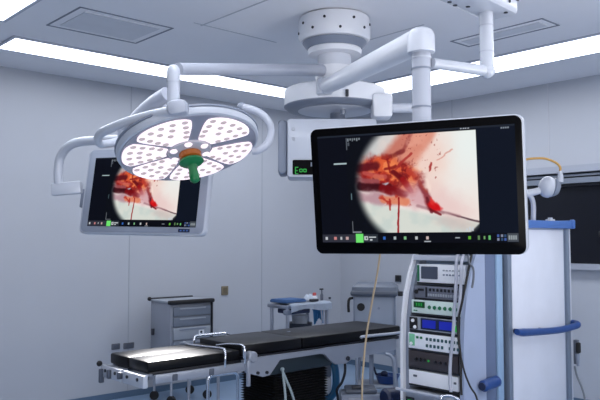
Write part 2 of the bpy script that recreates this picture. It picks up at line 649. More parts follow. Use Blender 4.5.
MB().rod((eb.x, eb.y, zb), (eb.x, eb.y, eb.z), pr, seg=32).build('post', M_WHITE2, ta, world=True)
for py in (58, 69, 107.5):
    zz = at(421, py, PY0).z
    MB(Matrix.Translation((eb.x, eb.y, zz))).lathe([(0, -0.003), (pr + 0.002, -0.003), (pr + 0.002, 0.003), (0, 0.003)], 32).build('post_ring', M_GREYP if py > 60 else M_WHITE, ta, world=True)

# ------------------------------------------------------------------ supply beam (top right) with drop post and link rod
BY = 2.60
pt = at(486, 13, BY)
bz = pt.z
bdir = V((0.69, 0.724, 0)).normalized()
bn = V((bdir.y, -bdir.x, 0))
Mb = basis((pt.x, pt.y, bz), bdir, -bn, UP)      # local x along the beam to its far end
tb = thing('supply_beam', 'white box beam at the top edge with screws and a drop post', 'supply beam', M=Mb)
MB().span((-0.80, -0.075, 0), (0.115, 0.062, 0.15), 0.022).build('housing', M_WHITE, tb)
MB().span((-0.80, -0.08, 0.06), (0.06, -0.074, 0.066)).build('cover_edge', M_DARK, tb, smooth=False)
MB().span((0.085, -0.082, 0.05), (0.10, -0.074, 0.13), 0.002).build('end_slot', M_DGREY, tb)
MB().rod((-0.70, 0, 0.10), (-0.70, 0, CEIL - bz), 0.06).build('ceiling_column', M_WHITE2, tb)
h0 = MB().rod((0, 0, 0), (0, 0, -0.003), 0.008, seg=12).build('hole', M_DARK, tb)
h0.location = (0.045, -0.055, 0.001)
for xx, yy in ((-0.11, 0.01), (-0.155, 0.035), (-0.2, 0.03), (0.07, 0.04)):
    dup(h0, tb, (xx, yy, 0.001))
h1 = MB().rod((0, 0, 0), (0, -0.004, 0), 0.006, seg=12).build('screw', M_DARK, tb)
h1.location = (0.035, -0.075, 0.035)
dup(h1, tb, (0.07, -0.075, 0.06))
e1 = at(487, 71, BY)
MB().rod(e1, (e1.x, e1.y, bz + 0.01), 0.025, seg=28).build('drop_post', M_WHITE, tb, world=True)
MB().ball(e1 + V((0.002, 0, 0)), 0.0275).build('elbow', M_WHITE, tb, world=True)
for py in (26, 52):
    MB(Matrix.Translation((e1.x, e1.y, at(487, py, BY).z))).lathe([(0, -0.002), (0.0265, -0.002), (0.0265, 0.002), (0, 0.002)], 28).build('post_ring', M_WHITE2, tb, world=True)
MB().rod(e1, at(432.2, 63.2, PY0 + 0.005), 0.020, 0.018, seg=24).build('link_rod', M_WHITE, tb, world=True)


# ------------------------------------------------------------------ endoscope picture painted into the screens
def vnoise(x, y, seed):
    rs = np.random.RandomState(seed)
    tab = rs.rand(64, 64)
    xi, yi = np.floor(x).astype(int), np.floor(y).astype(int)
    fx, fy = x - xi, y - yi
    fx, fy = fx * fx * (3 - 2 * fx), fy * fy * (3 - 2 * fy)
    g_ = lambda a, b: tab[a % 64, b % 64]
    return (g_(xi, yi) * (1 - fx) + g_(xi + 1, yi) * fx) * (1 - fy) + (g_(xi, yi + 1) * (1 - fx) + g_(xi + 1, yi + 1) * fx) * fy


def fbm(x, y, seed, o=4):
    s, a, n = 0, 0.5, 0
    for i in range(o):
        s = s + a * vnoise(x * 2 ** i, y * 2 ** i, seed + i)
        n += a
        a *= 0.5
    return s / n


def sstep(a, b, x):
    t_ = np.clip((x - a) / (b - a), 0, 1)
    return t_ * t_ * (3 - 2 * t_)


def paint(NX, NY, icon_shift=0.0):
    s = np.linspace(0, 1, NX)[None, :].repeat(NY, 0)
    t_ = np.linspace(0, 1, NY)[:, None].repeat(NX, 1)
    img = np.zeros((NY, NX, 3))
    img[:] = (6, 9, 18)
    img[s > 0.82] = (11, 18, 30)

    def mix(mask, rgb):
        img[:] = img * (1 - mask[..., None]) + np.array(rgb, float) * mask[..., None]
    # picture window (canvas coordinates X 20..440, Y 40..363)
    S0, S1, T0, T1 = 0.155, 0.820, 0.03, 0.905
    X = 20 + (s - S0) / (S1 - S0) * 420
    Y = 40 + (t_ - T0) / (T1 - T0) * 323
    nx, ny = fbm(X / 30, Y / 30, 3) - 0.5, fbm(X / 30, Y / 30, 11) - 0.5
    f1 = fbm(X / 26, Y / 22, 23, 3)
    f2 = fbm(X / 60, Y / 60, 31)
    wx, wy = X + nx * 34, Y + ny * 34
    inpic = ((s >= S0) & (s <= S1) & (t_ >= T0) & (t_ <= T1)).astype(float)
    bg = img.copy()

    def ell(cx, cy, rx, ry, ang, soft=0.35, warp=True):
        a = math.radians(ang)
        xx, yy = (wx, wy) if warp else (X, Y)
        dx, dy = xx - cx, yy - cy
        p = (dx * math.cos(a) + dy * math.sin(a)) / rx
        q = (-dx * math.sin(a) + dy * math.cos(a)) / ry
        return 1 - sstep(1 - soft, 1 + soft, np.sqrt(p * p + q * q))

    def line(x0, y0, x1, y1, w0, soft=1.0, wob=1.0):
        xx, yy = X + nx * 10 * wob, Y + ny * 10 * wob
        dx, dy = x1 - x0, y1 - y0
        L2 = dx * dx + dy * dy
        k_ = np.clip(((xx - x0) * dx + (yy - y0) * dy) / L2, 0, 1)
        d = np.hypot(xx - x0 - k_ * dx, yy - y0 - k_ * dy)
        return 1 - sstep(w0 * (1 - soft * 0.5), w0 * (1 + soft * 0.5), d)
    img[:] = (238, 228, 222)
    mix(sstep(290, 420, X) * sstep(300, 90, Y) * 0.8, (232, 242, 240))
    mix(ell(330, 265, 95, 40, 25, 0.8) * 0.5, (226, 180, 178))
    mix(ell(285, 130, 60, 90, 10, 0.9) * 0.45, (240, 186, 168))
    # pale grey fold, top left
    mix(ell(135, 80, 70, 60, 0, 0.4) * 0.95, (196, 198, 198))
    mix(ell(165, 78, 34, 34, -35, 0.8) * 0.6, (232, 214, 206))
    # flesh fold running up to the top edge
    mix(line(150, 165, 262, 35, 44, 0.7, 1.4) * 0.9, (196, 108, 90))
    mix(line(215, 140, 285, 35, 30, 1.0, 1.4) * 0.75, (222, 146, 124))
    mix(line(120, 140, 210, 92, 8, 1.1, 1.2) * 0.85, (116, 34, 34))
    mix(line(210, 92, 240, 40, 6, 1.2, 1.2) * 0.65, (142, 58, 54))
    mix(sstep(0.50, 0.62, f2) * line(200, 130, 270, 35, 30, 1.0) * 0.4, (238, 176, 156))
    # wound bed
    mix(ell(150, 168, 98, 52, 14, 0.28), (168, 42, 32))
    mix(ell(205, 195, 48, 48, 40, 0.4) * 0.9, (186, 58, 40))
    mix(ell(150, 140, 46, 22, 16, 0.6) * 0.9, (222, 96, 52))
    mix(ell(185, 172, 34, 22, 50, 0.6) * 0.85, (230, 112, 66))
    mix(ell(222, 215, 22, 26, 60, 0.7) * 0.7, (236, 150, 116))
    rid = np.abs(fbm(X / 30, Y / 24, 77, 3) - 0.5)
    bed = ell(160, 170, 96, 58, 14, 0.4)
    mix(sstep(0.045, 0.0, rid) * bed * 0.75, (104, 14, 16))
    mix(sstep(0.55, 0.64, f1) * bed * 0.6, (248, 150, 92))
    mix(sstep(0.47, 0.40, f1) * bed * 0.6, (118, 18, 20))
    mix(line(62, 142, 120, 138, 13, 0.9) * 0.9, (92, 18, 24))
    mix(line(80, 160, 150, 178, 7, 0.9) * 0.7, (196, 92, 84))
    mix(line(45, 186, 120, 190, 11, 0.9) * 0.8, (150, 82, 88))
    mix(line(62, 206, 160, 216, 14, 0.8) * 0.95, (58, 8, 14))
    mix(line(140, 214, 205, 238, 15, 0.8) * 0.95, (118, 10, 14))
    mix(line(176, 160, 208, 188, 9, 0.8) * 0.95, (104, 12, 16))
    mix(line(208, 188, 228, 226, 9, 0.8) * 0.95, (150, 20, 20))
    mix(line(150, 152, 186, 142, 4, 0.9) * 0.8, (120, 18, 18))
    mix(line(186, 150, 238, 102, 3.6, 1.0) * 0.8, (164, 44, 40))
    mix(line(160, 120, 166, 160, 3.5, 0.9) * 0.8, (140, 26, 22))
    mix(ell(148, 202, 9, 5, 0, 0.6), (176, 172, 184))
    # mauve fold beneath
    mix(ell(112, 248, 66, 24, 8, 0.5) * 0.9, (180, 140, 150))
    mix(ell(246, 245, 44, 36, 30, 0.6) * 0.8, (208, 158, 166))
    mix(line(140, 252, 214, 262, 12, 0.9) * 0.85, (222, 124, 88))
    mix(sstep(0.52, 0.60, f1) * line(140, 255, 220, 258, 16, 0.9) * 0.8, (178, 46, 34))
    # lower pale skin
    low = sstep(-10, 12, Y - (266 + (X - 100) * 0.20))
    mix(low * (X < 460), (200, 210, 204))
    mix(low * sstep(0.40, 0.65, f2) * 0.6, (222, 222, 212))
    mix(line(250, 276, 330, 300, 5, 1.4, 0.5) * 0.6, (150, 104, 112))
    mix(line(318, 294, 445, 334, 3.0, 1.3, 0.4) * sstep(310, 380, X) * 0.9, (70, 44, 54))
    mix(line(300, 290, 380, 312, 5, 1.4, 0.4) * 0.5, (170, 120, 126))
    mix(ell(370, 336, 60, 18, 16, 0.8) * 0.5, (206, 176, 172))
    # small wound on the right with its trails
    mix(line(268, 208, 292, 280, 13, 0.9) * 0.85, (132, 40, 48))
    mix(line(258, 196, 280, 230, 5, 1.0) * 0.8, (160, 66, 60))
    mix(line(280, 252, 292, 296, 5, 0.9) * 0.8, (96, 20, 30))
    mix(ell(304, 276, 24, 15, 20, 0.35), (204, 18, 20))
    mix(ell(298, 258, 8, 14, -10, 0.5) * 0.9, (222, 50, 44))
    mix(line(290, 288, 322, 306, 4, 1.0) * 0.85, (110, 16, 22))
    mix(ell(284, 214, 8, 18, -25, 0.7) * 0.8, (248, 226, 214))
    mix(line(300, 128, 290, 182, 3.4, 1.0, 2) * sstep(0.40, 0.48, f1) * 0.9, (164, 48, 46))
    mix(line(316, 128, 366, 100, 2.0, 1.0, 1.5) * 0.6, (206, 130, 116))
    # drips
    mix(line(190, 250, 183, 363, 3.0, 0.8, 0.6) * 0.95, (150, 16, 22))
    mix(line(161, 252, 160, 288, 2.6, 0.8, 0.6) * 0.85, (168, 40, 34))
    mix(sstep(0.72, 0.78, fbm(X / 8, Y / 8, 55)) * (Y < 190) * (X > 190) * (X < 330) * 0.55, (140, 54, 48))
    # round field of view
    rad = np.hypot(X - 270, (Y - 200))
    field = 1 - sstep(196, 232, rad)
    field = np.maximum(field, sstep(300, 330, X) * (1 - sstep(350, 362, (Y - 362) + (X - 400) * 1.0 + 340)))
    dark = np.array((7, 10, 16), float)
    img[:] = img * field[..., None] + dark * (1 - field[..., None])
    img[:] = np.where(inpic[..., None] > 0, img, bg)
    # screen furniture
    def rect(s0, s1, t0, t1, rgb, k_=1.0):
        m_ = ((s >= s0) & (s < s1) & (t_ >= t0) & (t_ < t1)).astype(float) * k_
        mix(m_, rgb)
    rect(0.0, 1.0, 0.0, 0.018, (30, 36, 46))
    rect(0.085, 0.155, 0.255, 0.268, (170, 190, 196))
    rect(0.158, 0.164, 0.03, 0.14, (120, 128, 140), 0.7)
    for i in range(6):
        rect(0.166 + i * 0.012, 0.173 + i * 0.012, 0.035, 0.06 - (i % 2) * 0.01, (150, 160, 170), 0.8)
    rect(0.166, 0.176, 0.07, 0.10, (120, 128, 140), 0.6)
    rect(0.171, 0.174, 0.80, 0.905, (150, 156, 166), 0.8)
    rect(0.171, 0.22, 0.895, 0.905, (150, 156, 166), 0.8)
    rect(0.172, 0.176, 0.54, 0.60, (110, 140, 150), 0.8)
    for i in range(4):
        rect(0.745 + i * 0.012, 0.753 + i * 0.012, 0.005, 0.018, (180, 186, 196), 0.9)
        rect(0.935 + i * 0.010, 0.943 + i * 0.010, 0.022, 0.036, (150, 160, 172), 0.8)
    for i in range(3):
        rect(0.755 + i * 0.014, 0.764 + i * 0.014, 0.86 + (i == 0) * 0.015, 0.90, (200, 206, 212), 0.9)
    rect(0.0, 1.0, 0.915, 1.0, (6, 8, 14))
    rect(0.0, 0.185, 0.92, 0.995, (46, 48, 58))
    rect(0.225, 0.305, 0.92, 0.995, (40, 46, 54))
    rect(0.185, 0.226, 0.918, 0.997, (110, 226, 110))

    def dot(cs, rgb, rx=0.0065, ry=0.015, ct_=0.957):
        rgb = tuple(c * 0.85 for c in rgb)
        m_ = ((np.abs(s - cs) < rx) & (np.abs(t_ - ct_) < ry)).astype(float)
        mix(m_, rgb)
    for cs, rgb in ((0.022, (226, 230, 236)), (0.072, (232, 150, 150)), (0.138, (222, 186, 186)), (0.34, (60, 120, 220)), (0.395, (200, 216, 220)), (0.448, (150, 220, 160)), (0.506, (216, 222, 226)), (0.562, (236, 210, 206)), (0.77, (110, 200, 60))):
        dot(cs, rgb)
    dot(0.105, (210, 214, 220), 0.004, 0.012)
    dot(0.242, (230, 234, 238), 0.010, 0.020)
    dot(0.242, (60, 90, 70), 0.004, 0.008)
    rect(0.258, 0.296, 0.945, 0.953, (200, 206, 212))
    rect(0.262, 0.275, 0.968, 0.98, (200, 206, 212))
    rect(0.546, 0.578, 0.985, 0.994, (180, 186, 196))
    rect(0.70, 0.724, 0.953, 0.963, (160, 168, 178))
    dot(0.815, (110, 150, 100), 0.005, 0.018)
    dot(0.84, (130, 190, 120), 0.004, 0.012)
    dot(0.865, (120, 220, 130), 0.005, 0.016)
    for i in range(3):
        for j in range(2):
            dot(0.905 + i * 0.017, [(80, 110, 190), (150, 160, 190), (60, 90, 130)][(i + j) % 3], 0.005, 0.011, 0.94 + j * 0.034)
    rect(0.948, 1.0, 0.92, 0.995, (70, 76, 84))
    for i in range(4):
        dot(0.957 + i * 0.010, (170, 180, 186), 0.003, 0.016)
    v = np.clip(img / 255.0, 0, 1)
    return np.where(v <= 0.04045, v / 12.92, ((v + 0.055) / 1.055) ** 2.4)


M_SCREEN = paint_mat('lit screen picture', 1.0)


def screen_mesh(name, x0, x1, z0, z1, y, NX, NY, parent):
    col = paint(NX, NY)
    xs = np.linspace(x0, x1, NX)
    zs = np.linspace(z1, z0, NY)
    co = np.empty((NY, NX, 3))
    co[..., 0] = xs[None, :]
    co[..., 1] = y
    co[..., 2] = zs[:, None]
    idx = np.arange(NX * NY).reshape(NY, NX)
    f = np.stack([idx[1:, :-1], idx[1:, 1:], idx[:-1, 1:], idx[:-1, :-1]], -1).reshape(-1, 4)
    me = bpy.data.meshes.new(name)
    me.from_pydata(co.reshape(-1, 3).tolist(), [], f.tolist())
    at_ = me.color_attributes.new('paint', 'FLOAT_COLOR', 'POINT')
    rgba = np.ones((NX * NY, 4), np.float32)
    rgba[:, :3] = col.reshape(-1, 3)
    at_.data.foreach_set('color', rgba.ravel())
    me.materials.append(M_SCREEN)
    o = bpy.data.objects.new(name, me)
    COL.objects.link(o)
    o.parent = parent
    return o


# ------------------------------------------------------------------ big monitor
Rm = Matrix([[0.9112380, 0.4080188, -0.0562669], [-0.4118657, 0.9038080, -0.1161801], [0.0034509, 0.1290421, 0.9916331]])
Mm = Matrix.Translation((0.373, 2.378, 1.671)) @ Rm.to_4x4()
tm = thing('big_monitor', 'large black bezelled monitor on the thick white arm, in front of the equipment tower', 'monitor', M=Mm)
MB().rslab(-0.36, 0.36, -0.22, 0.22, 0.026, 0.002, 0.036, bev=0.005).build('housing', M_WHITE, tm)
MB().rslab(-0.3565, 0.3545, -0.2195, 0.2165, 0.024, -0.003, 0.004, bev=0.0012).build('bezel', M_BLACK, tm)
MB().rslab(-0.16, 0.16, -0.12, 0.14, 0.03, 0.034, 0.056, bev=0.006).build('rear_cover', M_WHITE2, tm)
MB().box((0.055, 0.067, 0.09), (0.10, 0.03, 0.10), 0.008).build('mount_bracket', M_GREYP, tm)
screen_mesh('screen', -0.330, 0.334, -0.181, 0.190, -0.0042, 396, 222, tm)

# ------------------------------------------------------------------ rear monitor
Rr = Matrix([[0.9220349, 0.3798174, 0.0747686], [-0.3866621, 0.9128883, 0.1308718], [-0.0185480, -0.1495786, 0.9885759]])
Mr = Matrix.Translation((-0.796, 3.641, 1.751)) @ Rr.to_4x4()
tr = thing('pale_monitor', 'pale grey framed monitor partly hidden behind the round surgical lamp', 'monitor', M=Mr)
MB().rslab(-0.375, 0.375, -0.225, 0.225, 0.03, 0.003, 0.05, bev=0.008).build('housing', M_WHITE, tr)
MB().rslab(-0.360, 0.372, -0.216, 0.222, 0.026, -0.002, 0.006, bev=0.002).build('bezel', mat('blue grey bezel', (150, 158, 174), 0.4), tr)
screen_mesh('screen', -0.318, 0.332, -0.187, 0.177, -0.0035, 300, 170, tr)
bt = MB().rslab(0.235, 0.30, -0.211, -0.195, 0.003, -0.0035, -0.001).build('button_strip', M_NAVY, tr)
for i in range(3):
    MB().box((0.25 + i * 0.018, -0.004, -0.203), (0.009, 0.001, 0.007)).build('button', M_TRAY, bt, smooth=False)
MB().box((-0.388, 0.03, -0.035), (0.03, 0.03, 0.10), 0.006).build('side_clip', M_GREYP, tr)

# ------------------------------------------------------------------ arm of the rear monitor
trm = thing('side_arm', 'curved pale tube arm reaching the left edge of the pale grey monitor', 'arm', loc=tuple(at(64, 188, 3.75)))
MB().tube([at(167, 94, 3.40), at(148, 107, 3.48), at(124, 131, 3.56)], [0.036, 0.034, 0.031], seg=20).build('spring_arm', M_WHITE2, trm, world=True)
MB().rod(at(125, 122, 3.56), at(124, 146, 3.56), 0.034, rim=0.006).build('arm_joint', M_WHITE2, trm, world=True)
MB().tube([at(124, 139, 3.56), at(105, 140, 3.62), at(82, 141.5, 3.68), at(69, 146, 3.71), at(61, 156, 3.74), at(58.5, 169, 3.75), at(58.5, 184, 3.75)], 0.0235, seg=18).build('curved_tube', M_WHITE, trm, world=True)
ba, bb = at(52, 188, 3.75), at(82, 189, 3.76)
MB().box((ba + bb) / 2, ((bb - ba).length, 0.05, 0.066), 0.008, rot=Matrix.Rotation(math.radians(-5), 3, 'Y')).build('bracket', M_WHITE, trm, world=True)

# ------------------------------------------------------------------ surgical lamp
LC = V((-0.4905, 3.1723, 1.8976))
Ln = V((0.22592, -0.30757, -0.92432)).normalized()
La = V((0.971405, 0, 0.237428)).normalized()
Lb = (-Ln).cross(La).normalized()
if Lb.y < 0:
    Lb = -Lb
Lz = La.cross(Lb).normalized()          # +z: may be face or back, fix below
ML = basis(LC, La, Lb, Lz)
sgn = 1.0 if Lz.dot(Ln) < 0 else -1.0   # back side along +sgn*z
tl = thing('surgical_lamp', 'round white surgical lamp with six lit petals and a green handle', 'surgical lamp', M=ML)
R = 0.315


def zz(prof):
    p = [(r, z * sgn) for r, z in prof]
    return p


MB().lathe(zz([(0, 0.0), (0.30, 0.0), (R - 0.004, 0.004), (R, 0.012), (R, 0.03), (R - 0.012, 0.05), (0.26, 0.066), (0.2, 0.082), (0.13, 0.098), (0.06, 0.106), (0, 0.108)]), 72).build('housing', mat('lamp shell grey', (188, 193, 204), 0.3), tl, ang=30)
MB().lathe(zz([(0, -0.002), (0.300, -0.002), (0.303, 0.002), (0, 0.004)]), 72).build('face_plate', M_DISC, tl)
MB().lathe(zz([(R - 0.002, 0.033), (R + 0.004, 0.036), (R + 0.004, 0.043), (R - 0.006, 0.046), (R - 0.006, 0.036)]), 72).build('rim_seam', M_GREYP, tl)


def petal_outline(a0, hw, r0, r1, n=10):
    out = []
    for i in range(n + 1):
        a = a0 - hw + 2 * hw * i / n
        k_ = 1 - 0.10 * (abs(i / n - 0.5) * 2) ** 4
        out.append((r1 * k_ * math.cos(a), r1 * k_ * math.sin(a)))
    for i in range(n + 1):
        a = a0 + hw * 0.80 - 1.60 * hw * i / n
        out.append((r0 * math.cos(a), r0 * math.sin(a)))
    # round the corners by chaikin
    for _ in range(3):
        q = []
        for i in range(len(out)):
            a, b = V(out[i]), V(out[(i + 1) % len(out)])
            q += [tuple(a * 0.75 + b * 0.25), tuple(a * 0.25 + b * 0.75)]
        out = q
    return out


lens_me = None
for ac, hw in ((-104, 30), (-33, 30), (35, 25), (94, 31), (150, 23), (200, 23)):
    a0, h_ = math.radians(ac), math.radians(hw)
    pol = petal_outline(a0, h_, 0.103, 0.294)
    pm = MB().prism([(x, y, -0.0025 * sgn) for x, y in pol], (0, 0, -0.004 * sgn)).build('led_panel', M_LED, tl, smooth=False)
    rows = [(0.138, 2), (0.178, 3), (0.220, 4), (0.262, 4 if hw < 26 else 5)]
    for rr, n in rows:
        for i in range(n):
            sp = (h_ * 1.5) * (0.92 if rr < 0.16 else 1.0)
            a = a0 + (0 if n == 1 else -sp / 2 + sp * i / (n - 1))
            loc = (rr * math.cos(a), rr * math.sin(a), -0.0062 * sgn)
            if lens_me is None:
                lo = MB().lathe(zz([(0, -0.003), (0.010, -0.003), (0.0145, 0.0), (0, 0.002)]), 16).build('lens', M_LENS, pm)
                lens_me = lo
            else:
                lo = dup(lens_me, pm)
            lo.location = loc
# centre boss, small lights around it, amber ring, green handle
MB().lathe(zz([(0, 0.0), (0.098, -0.001), (0.092, -0.010), (0.06, -0.016), (0, -0.016)]), 40).build('centre_boss', mat('boss grey', (196, 192, 200), 0.35), tl)
cl = None
for i in range(6):
    a = math.radians(-90 + 60 * i + 8)
    if cl is None:
        cl = MB().lathe(zz([(0, -0.006), (0.014, -0.005), (0.018, 0.0), (0, 0.002)]), 18).build('centre_light', M_LED, tl)
        q = cl
    else:
        q = dup(cl, tl)
    q.location = (0.077 * math.cos(a), 0.077 * math.sin(a), -0.0125 * sgn)
MB().lathe(zz([(0, -0.014), (0.046, -0.014), (0.050, -0.020), (0.048, -0.040), (0.03, -0.050), (0, -0.050)]), 32).build('amber_ring', M_ORANGE, tl)
MB().lathe(zz([(0, -0.048), (0.03, -0.048), (0.052, -0.052), (0.055, -0.062), (0.045, -0.070), (0.022, -0.078), (0.019, -0.10), (0.022, -0.125), (0.021, -0.150), (0.012, -0.158), (0, -0.158)]), 32).build('handle', M_GREEN, tl, ang=50)
# yoke: left bow, right bow, pivot and collar
MB().tube([at(119, 141.5, 3.20), at(109, 143.5, 3.16), at(101, 144, 3.12), at(98, 139.5, 3.09), at(101, 133.5, 3.06), at(110, 128.5, 3.02), at(128, 121.5, 2.97), at(150, 115.5, 2.92), at(170, 111.5, 2.88), at(182, 110, 2.86)], [0.020, 0.018, 0.018, 0.019, 0.020, 0.020, 0.020, 0.021, 0.022, 0.022], seg=18).build('yoke_bow', M_WHITE, tl, world=True)
MB().tube([at(241, 107, 3.25), at(249, 108.5, 3.24), at(260, 113, 3.23), at(268, 121, 3.22), at(271, 131, 3.22), at(268, 143, 3.21), at(259, 150, 3.20), at(252, 151, 3.20)], [0.017] * 8, seg=16).build('yoke_bow', M_WHITE2, tl, world=True)
MB().ball(at(241.5, 107, 3.25), 0.021).build('bow_cap', M_GREYP, tl, world=True)
MB().rod(at(120, 141.5, 3.20), at(131, 144.5, 3.20), 0.028, rim=0.005).build('pivot', M_GREYP, tl, world=True)
ctop = at(178, 108.5, 2.87)
MB().box(ctop + V((0.0, 0.0, 0.0)), (0.085, 0.09, 0.064), 0.024, rot=Matrix.Rotation(math.radians(-9), 3, 'Y')).build('collar', M_WHITE2, tl, world=True)
MB().box(at(170, 112, 2.94), (0.05, 0.08, 0.05), 0.012).build('collar_foot', M_WHITE2, tl, world=True)
lp0, lp1 = at(173.5, 104, 3.0), at(173.5, 70, 3.0)
MB().rod(lp0, lp1, 0.027, 0.025, seg=24).build('post', M_WHITE, tl, world=True)
MB().lathe([(0, lp1.z + 0.022), (0.016, lp1.z + 0.019), (0.026, lp1.z + 0.006), (0.028, lp1.z - 0.01), (0.028, lp1.z - 0.05), (0, lp1.z - 0.05)], 24, Matrix.Translation((lp1.x, lp1.y, 0))).build('post_cap', M_WHITE, tl, world=True)
MB().rod(V((HX - 0.07, HY - 0.03, at(320, 70, 4.76).z)), at(178, 69, 3.0), 0.040, 0.026, seg=24).build('extension_arm', mat('arm grey', (168, 173, 186), 0.4), tl, world=True)


# ------------------------------------------------------------------ operating table
ZT = 0.80
C0 = at(147.5, 360.4, (EYE - ZT) * F / 120.4)
C0 = V((C0.x, C0.y, 0))
D = -DL
N = -DR
MT = basis(C0, D, N, UP)
tt = thing('operating_table', 'black padded operating table on a black bellows column, below the lamp', 'operating table', M=MT)
LW = 0.455


def tb_(px, py, b):
    """photo position -> (along, height) on the upright plane at depth b across the table"""
    p = hit(px, py, C0 + N * b, N)
    q = p - C0
    return q.dot(D), q.z


def tz(px, py, z):
    p = hit(px, py, (0, 0, z), (0, 0, 1))
    q = p - C0
    return q.dot(D), q.dot(N)


A1 = 0.675
A2 = 2.24
for b0_, b1_ in ((0.0, 0.222), (0.230, LW)):
    MB().span((0, b0_, ZT - 0.065), (A1 - 0.006, b1_, ZT), 0.012).build('leg_cushion', M_VINYL, tt)
ZL = ZT + 0.03
MB().span((A1, 0.0, ZL - 0.075), (1.20, LW + 0.02, ZL), 0.013).build('seat_cushion', M_VINYL, tt)
MB().span((1.206, 0.0, ZL - 0.075), (A2, LW + 0.02, ZL), 0.013).build('back_cushion', M_VINYL, tt)
for b0_, b1_ in ((0.0, 0.222), (0.230, LW)):
    MB().span((0.015, b0_ + 0.01, ZT - 0.085), (A1, b1_ - 0.01, ZT - 0.065), 0.004).build('leg_plate', M_DARK, tt)
# side rails of the leg section
a0r, zr = tb_(150, 377, -0.03)
for b_ in (-0.04, LW + 0.015):
    MB().span((0.03, b_, ZT - 0.125), (A1 + 0.02, b_ + 0.022, ZT - 0.075), 0.004).build('side_rail', M_ALU, tt)
    for xx in (0.16, 0.42):
        MB().box((xx, b_ + 0.011, ZT - 0.102), (0.035, 0.034, 0.040), 0.005).build('rail_socket', M_DGREY, tt)
MB().span((0.02, 0.02, ZT - 0.11), (A1, 0.06, ZT - 0.085)).build('plate_rib', M_ALU, tt)
# end brackets with clamps
for b0_, b1_ in ((-0.03, 0.21), (0.235, LW + 0.03)):
    e = MB().span((-0.045, b0_, ZT - 0.145), (-0.012, b1_, ZT - 0.072), 0.006).build('end_bracket', M_WHITE, tt)
    MB().span((-0.03, b0_ + 0.02, ZT - 0.083), (0.03, b1_ - 0.02, ZT - 0.072), 0.003).build('bracket_tongue', M_ALU, tt)
    for q in (0.25, 0.75):
        bq = b0_ + (b1_ - b0_) * q
        MB().rod((-0.046, bq, ZT - 0.10), (-0.052, bq, ZT - 0.10), 0.010, seg=12).build('bolt', M_DARK, e)
for (px, p0, p1, b_) in ((106.5, 368, 382, LW + 0.01), (114.5, 369, 378, 0.36), (127.5, 371, 378, 0.232)):
    a, z1_ = tb_(px, p0, b_)
    a2, z2_ = tb_(px, p1, b_)
    cpt = MB().span((-0.05 - 0.016, b_ - 0.012, z2_), (-0.05 + 0.014, b_ + 0.012, z1_), 0.005).build('clamp', M_DGREY, tt)
MB().ball((-0.05, LW + 0.04, ZT - 0.066), 0.018).build('clamp_knob', M_RUB, tt)
# joint plate and shaped side frame
for b_, nm in ((-0.045, 'side_frame'), (LW + 0.02, 'side_frame')):
    outl = [(243, 360.5), (262, 357), (280, 354.5), (322, 349), (330, 347.5), (396, 339), (396, 349.5), (384, 352), (365, 356), (352, 359), (346, 363.5), (336, 364.5), (331, 361), (325, 354.5), (320, 353.8), (280, 360), (270, 375), (263, 377), (247, 373)]
    poly = []
    for (px, py) in outl:
        a, z = tb_(px, py, -0.045)
        poly.append((a, b_, z))
    MB().prism(poly, (0, 0.022, 0)).build(nm, M_ALU, tt, smooth=False)
a, z = tb_(248, 375, -0.05)
MB().span((a - 0.012, -0.062, z - 0.07), (a + 0.012, -0.045, z + 0.09), 0.003).build('rail_post', M_ALU, tt)
a, z = tb_(253, 357, -0.05)
MB().rod((a, -0.06, z), (a, 0.0, z), 0.035, rim=0.006).build('joint_hub', M_ALU, tt)
for px, py in ((258, 373), (267, 372.5), (348, 358.5)):
    a, z = tb_(px, py, -0.05)
    MB().rod((a, -0.045, z), (a, -0.056, z), 0.016 if px > 300 else 0.01, seg=14).build('bolt', M_DARK, tt)
# cross pieces under the cushions
MB().span((A1 + 0.02, 0.0, ZL - 0.10), (A2 - 0.02, LW, ZL - 0.078)).build('seat_plate', M_DARK, tt)
MB().span((0.93, 0.03, 0.60), (1.52, LW - 0.03, ZL - 0.10), 0.01).build('undercarriage', mat('dark green grey casting', (40, 52, 60), 0.5), tt)
# bellows column and base
cx0, cx1 = 1.0, 1.475
cb0, cb1 = 0.055, 0.40
rings = []
nf = 26
for i in range(nf * 2 + 1):
    z = 0.16 + (0.62 - 0.16) * i / (nf * 2)
    e = 0.014 if i % 2 == 0 else -0.006
    rings.append([(cx0 - e, cb0 - e, z), (cx1 + e, cb0 - e, z), (cx1 + e, cb1 + e, z), (cx0 - e, cb1 + e, z)])
MB().loft(rings).build('bellows', M_RUB, tt, smooth=False)
MB().span((0.72, 0.0, 0.05), (1.56, LW, 0.17), 0.03).build('base', M_GREYP, tt)
for xx in (0.80, 1.48):
    for bb_ in (0.06, LW - 0.06):
        MB().rod((xx, bb_ - 0.02, 0.045), (xx, bb_ + 0.02, 0.045), 0.045, seg=20).build('caster', M_RUB, tt)
# chrome hoops


def hp(px, py, z):
    a_, b_ = tz(px, py, z)
    return (a_, b_, z)


zc = ZT + 0.012
MB().tube([hp(184, 342, zc), hp(191, 345, zc), hp(207, 347, zc + 0.002), hp(222, 348.6, zc + 0.004), (0.535, -0.015, zc), (0.525, -0.035, ZT - 0.02), (0.522, -0.035, ZT - 0.09)], 0.0085, seg=12).build('hoop', M_CHROME, tt)
b_ = LW + 0.035


def hb(px, py):
    a_, z_ = tb_(px, py, b_)
    return (a_, b_, z_)


